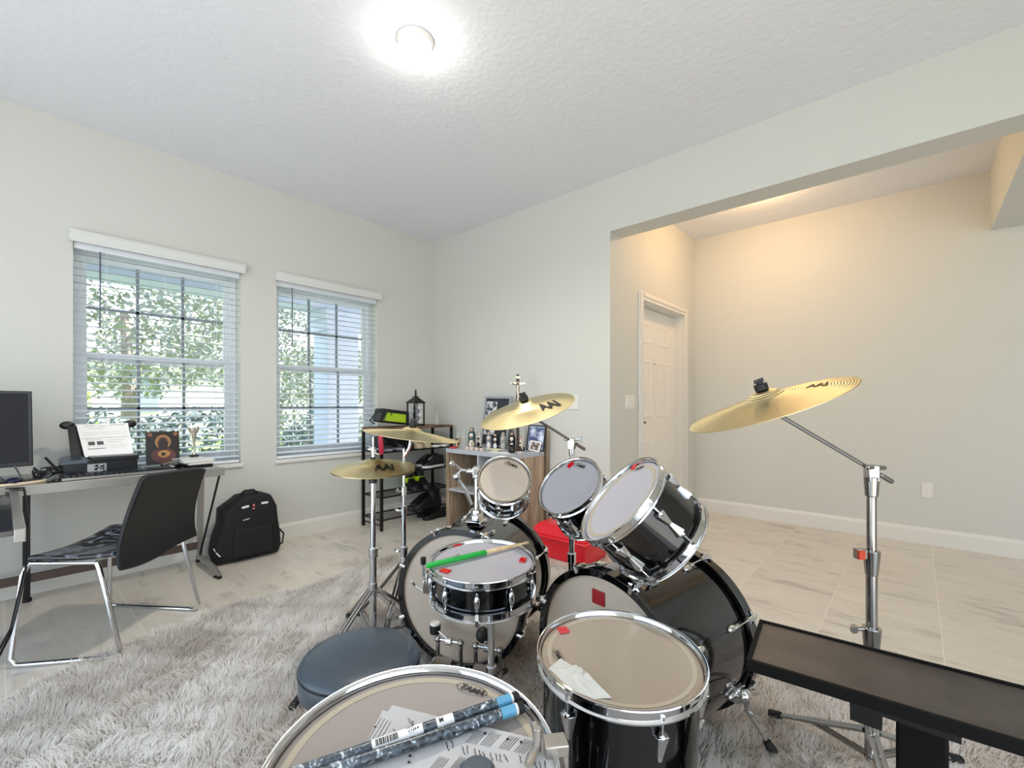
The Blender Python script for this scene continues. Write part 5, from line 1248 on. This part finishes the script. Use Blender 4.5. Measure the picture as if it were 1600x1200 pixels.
# ---------------------------------------------------------------- red case
redp = mat('red_plastic', 'E0162B', .32, 0, Coat_Weight=.2)
t = thing('storage_case', 'bright red plastic case on the floor between the bass drums', 'case', (2.80, 1.92, 0))
CX0, CX1, CY0, CY1 = 2.62, 2.95, 1.67, 2.16
MB().hexa([(CX0 + .02, CY0 + .02, 0), (CX1 - .02, CY0 + .02, 0), (CX1 - .02, CY1 - .02, 0), (CX0 + .02, CY1 - .02, 0), (CX0, CY0, .145), (CX1, CY0, .145), (CX1, CY1, .145), (CX0, CY1, .145)]).build('case_body', redp, t, bevel=.008)
MB().bx(CX0 - .012, CX1 + .012, CY0 - .012, CY1 + .012, .145, .165).hexa([(CX0, CY0, .165), (CX1, CY0, .165), (CX1, CY1, .165), (CX0, CY1, .165), (CX0 + .06, CY0 + .03, .235), (CX1 - .06, CY0 + .03, .235), (CX1 - .06, CY1 - .05, .235), (CX0 + .06, CY1 - .05, .235)]).build('case_lid', redp, t, bevel=.01)
solo(MB().sph((2.86, 1.52, .03), .07, 14, (1.2, .6, .4)), 'black_cloth', blackm, 'small crumpled black cloth on the rug beside the red case', 'cloth')

# ---------------------------------------------------------------- outdoors
t = thing('porch_column', 'white porch column with a capital outside the right window', 'column', (2.99, 5.8, -.1))
stucco = mat('stucco', 'C9D2E6', .8)
MB().bx(2.78, 3.20, 5.6, 6.0, -.1, 2.3).build('shaft', stucco, t, smooth=False)
MB().bx(2.74, 3.24, 5.56, 6.04, 2.06, 2.32).bx(2.71, 3.27, 5.53, 6.07, 2.20, 2.32).build('capital', stucco, t, smooth=False)
struct(MB().bx(-3, 9, 5.56, 6.0, 2.32, 2.9).bx(-3, 9, 4.1, 5.56, 2.85, 2.9), 'trim_2', stucco, smooth=False)
struct(MB().bx(-3, 9, 4.1, 6.2, -.2, -.1), 'trim_3', mat('porch_concrete', 'B8B4AC', .8), smooth=False)
grass = noise_color(mat('lawn', '7C9A4C', .9), 3, '5E7E3A', 'A4B86A')
struct(MB().bx(-40, 60, 6.2, 90, -.3, -.2), 'trim_4', grass, smooth=False)
def foliage(cx, cy, cz, rx, ry, rz_, n, size, seed):
    rn_ = np.random.RandomState(seed); m = MB()
    P = rn_.normal(size=(n, 3)); P /= np.linalg.norm(P, axis=1)[:, None]; P *= rn_.uniform(.45, 1, (n, 1)) ** .5
    k = rn_.uniform(-1, 1, (n, 3)); k /= np.linalg.norm(k, axis=1)[:, None]
    l = np.cross(k, rn_.uniform(-1, 1, (n, 3))); l /= np.linalg.norm(l, axis=1)[:, None]
    for i in range(n):
        c = Vector((cx + P[i, 0] * rx, cy + P[i, 1] * ry, cz + P[i, 2] * rz_)); a = Vector(k[i]) * size * rn_.uniform(.6, 1.3); b = Vector(l[i]) * size * .45
        m.poly([c - a, c + b, c + a, c - b])
    return m
leafs = [mat('leaf_green', '8F978A', .7), mat('leaf_grey', '868E8A', .7), mat('leaf_lime', 'C4D478', .6), mat('leaf_deep', '84928C', .7)]
bark = mat('bark', '8A8078', .9)
def tree(label, x, y, h, r, m_, seed, n=2600):
    t = thing('tree', label, 'tree', (x, y, -.2), 'trees outside the windows')
    MB().tube([(x, y, -.2), (x + .05, y, h * .3), (x - .03, y + .05, h * .6)], [.14, .11, .06], 8).build('trunk', bark, t)
    foliage(x, y, h * .62, r, r, h * .36, int(n * 2.2), .085, seed).build('crown', m_, t, smooth=False)
tree('leafy tree in the middle of the left window view', 1.5, 10.5, 4.6, 1.9, leafs[0], 1, 1900)
tree('leafy tree toward the left side of the left window view', -1.2, 14.6, 4.6, 1.8, leafs[1], 2, 1900)
tree('leafy tree toward the right side of the left window view', 4.6, 14.8, 5.6, 1.9, leafs[1], 3, 2000)
tree('distant tree behind the right window', 8.6, 17.0, 3.6, 1.8, leafs[0], 4, 2400)
for k, (x, y, r, h, m_, lab) in enumerate(((.55, 7.6, .75, 1.1, leafs[3], 'dark hedge bush low in the left part of the left window'), (1.9, 7.8, .85, 1.05, leafs[3], 'dark hedge bush low in the right part of the left window'), (3.9, 7.6, .9, 1.0, leafs[3], 'dark hedge bush low in the right window'), (.35, 9.0, .6, 1.75, leafs[2], 'yellow-green bush at the left of the left window'), (4.9, 11.0, .8, 1.8, leafs[0], 'pale green bush beside the porch column'))):
    t = thing('bush', lab, 'bush', (x, y, -.2), 'bushes outside the windows')
    foliage(x, y, h * .45, r, r * .7, h * .6, 1500, .07, 20 + k).build('foliage', m_, t, smooth=False)
t = thing('neighbour_house', 'pale neighbouring house with a sloped roof beyond the trees', 'house', (7, 24, -.2))
MB().bx(0, 16, 22, 30, -.2, 2.8).build('house_wall', mat('house_wall_pale', 'E6DCD6', .8), t, smooth=False)
MB().hexa([(-.6, 21.4, 2.8), (16.6, 21.4, 2.8), (16.6, 30.6, 2.8), (-.6, 30.6, 2.8), (3, 25.9, 5.0), (13, 25.9, 5.0), (13, 26.1, 5.0), (3, 26.1, 5.0)]).build('roof', mat('roof_grey', '9A9690', .8), t, smooth=False)
for x in (3, 6.5, 10, 13): MB().bx(x, x + 1.1, 21.95, 22.0, .8, 2.1).build('window', mat('house_window', '8A96A6', .3), t, smooth=False)

# ---------------------------------------------------------------- shaggy rug
def rug():
    rs = np.random.RandomState(12)
    def inside(x, y):
        w = .05 * np.sin(3.1 * x + .6) + .035 * np.sin(7.3 * x + 1.0); w2 = .045 * np.sin(4.2 * y + 1.1) + .03 * np.sin(9 * y)
        top = 2.46 + .38 * (1 - np.exp(-np.clip(x, 0, 9) / .45)) + w * .8
        return (y < top) & (y > -.75) & (x > -.20 + w2 + .25 * np.clip(y - 2.2, 0, 1)) & (x < 2.53 + w2)
    # backing
    xs = np.linspace(-.25, 2.65, 59); ys_ = np.linspace(-.8, 3.0, 77)
    m = MB()
    for i in range(58):
        for j in range(76):
            if inside((xs[i] + xs[i + 1]) / 2, (ys_[j] + ys_[j + 1]) / 2): m.poly([(xs[i], ys_[j], .008), (xs[i + 1], ys_[j], .008), (xs[i + 1], ys_[j + 1], .008), (xs[i], ys_[j + 1], .008)])
    back = mat('rug_backing', '9A938C', .9)
    fur = mat('rug_fur', 'E8E4DE', .75)
    at = nd(fur, 'Attribute'); at.attribute_name = 'tuft'; r = nd(fur, 'ValToRGB'); lk(fur, at.outputs['Fac'], r.inputs[0])
    r.color_ramp.elements[0].position = 0; r.color_ramp.elements[0].color = lin('CCC4BC'); r.color_ramp.elements[1].position = 1; r.color_ramp.elements[1].color = lin('FBF9F6')
    q = r.color_ramp.elements.new(.35); q.color = lin('EDE8E2'); lk(fur, r.outputs[0], bs(fur).inputs['Base Color'])
    tl = nd(fur, 'BsdfTranslucent'); ms_ = nd(fur, 'MixShader'); ms_.inputs[0].default_value = .5; lk(fur, r.outputs[0], tl.inputs[0])
    lk(fur, bs(fur).outputs[0], ms_.inputs[1]); lk(fur, tl.outputs[0], ms_.inputs[2]); lk(fur, ms_.outputs[0], fur.node_tree.nodes['Material Output'].inputs[0])
    N = 330000
    x = rs.uniform(-.3, 2.65, N); y = rs.uniform(-.8, 3.0, N); k = inside(x, y)
    # keep what the camera could see from here or a step aside
    dx = x * math.cos(TH) + y * math.sin(TH); sx = x * math.sin(TH) - y * math.cos(TH); k &= (dx > .75) & (abs(sx) < dx * 1.5 + .2)
    for (cx, cy, ax) in ((1.265, 1.422, axA), (1.25, .735, axB)):
        u = (x - cx) * ax.x + (y - cy) * ax.y; v = -(x - cx) * ax.y + (y - cy) * ax.x; k &= ~((u > -.01) & (u < .47) & (abs(v) < .15))
    x, y = x[k], y[k]; n = len(x)
    # tufts lean together: direction and length from smooth fields
    def fld(f, s): return np.sin(f * x + s) * np.cos(f * .8 * y + s * 1.7) + .6 * np.sin(f * 2.1 * y - f * 1.3 * x + s * 3) + .4 * np.cos(f * 3.7 * x + f * 2.9 * y + s * 5)
    ang = 2.2 * fld(2.3, .4) + 1.6 * fld(9, 2.1) + 1.1 * fld(31, 1.3) + rs.normal(0, .35, n)
    ln = .034 + .010 * fld(6, 1.0) * .6 + rs.uniform(-.007, .009, n); lean = np.clip(.75 + .3 * fld(7, 3.3) + rs.normal(0, .15, n), .25, 1.4)
    ln = np.clip(ln, .014, .06)
    # gather blades toward tuft tips
    g = .016; gx = (np.floor(x / g + .5 * fld(40, 2)) + .5) * g; gy = (np.floor(y / g + .5 * fld(37, 4)) + .5) * g
    ca, sa = np.cos(ang), np.sin(ang); wd = rs.uniform(.0008, .0016, n); pa = rs.uniform(0, PI, n); px_, py_ = np.cos(pa) * wd, np.sin(pa) * wd
    P = np.zeros((n, 7, 3)); zz = (0, .42, .8, 1.0)
    for j, f in enumerate(zz):
        hz = ln * np.cos(lean * f * .9) * f; hr = ln * np.sin(lean * f * .9) * f
        cx = x + ca * hr + (gx - x) * f * .55; cy = y + sa * hr + (gy - y) * f * .55; wf = (1, .95, .6, 0)[j]
        if j < 3:
            P[:, 2 * j] = np.stack([cx - px_ * wf, cy - py_ * wf, .006 + hz], 1); P[:, 2 * j + 1] = np.stack([cx + px_ * wf, cy + py_ * wf, .006 + hz], 1)
        else: P[:, 6] = np.stack([cx, cy, .006 + hz], 1)
    b = np.arange(n)[:, None] * 7
    quads = np.concatenate([b + np.array([[0, 1, 3, 2]]), b + np.array([[2, 3, 5, 4]])], 1).reshape(-1)
    tris = (b + np.array([[4, 5, 6]])).reshape(-1)
    loops = np.concatenate([quads, tris]); tot = np.concatenate([np.full(2 * n, 4), np.full(n, 3)]); st = np.concatenate([[0], np.cumsum(tot)[:-1]])
    me = bpy.data.meshes.new('shaggy_rug'); me.vertices.add(n * 7); me.vertices.foreach_set('co', P.reshape(-1)); me.loops.add(len(loops)); me.loops.foreach_set('vertex_index', loops.astype(np.int32))
    me.polygons.add(3 * n); me.polygons.foreach_set('loop_start', st.astype(np.int32)); me.polygons.foreach_set('loop_total', tot.astype(np.int32)); me.update(); me.validate()
    tv = np.clip(.55 + .28 * fld(3.3, .9) + .18 * fld(14, 2.2) + rs.normal(0, .16, n), 0, 1)
    a = me.attributes.new('tuft', 'FLOAT', 'POINT'); a.data.foreach_set('value', np.repeat(tv, 7).astype(np.float32))
    me.materials.append(fur); me.polygons.foreach_set('use_smooth', np.ones(3 * n, dtype=bool))
    t = thing('shaggy_rug', 'large shaggy grey-white rug under the whole drum kit', 'rug', (1.2, 1.1, 0))
    m.build('rug_backing', back, t, smooth=False)
    o = bpy.data.objects.new('rug_pile', me); COL.objects.link(o); o.parent = t; o.location = (-1.2, -1.1, 0); o['kind'] = 'stuff'
rug()
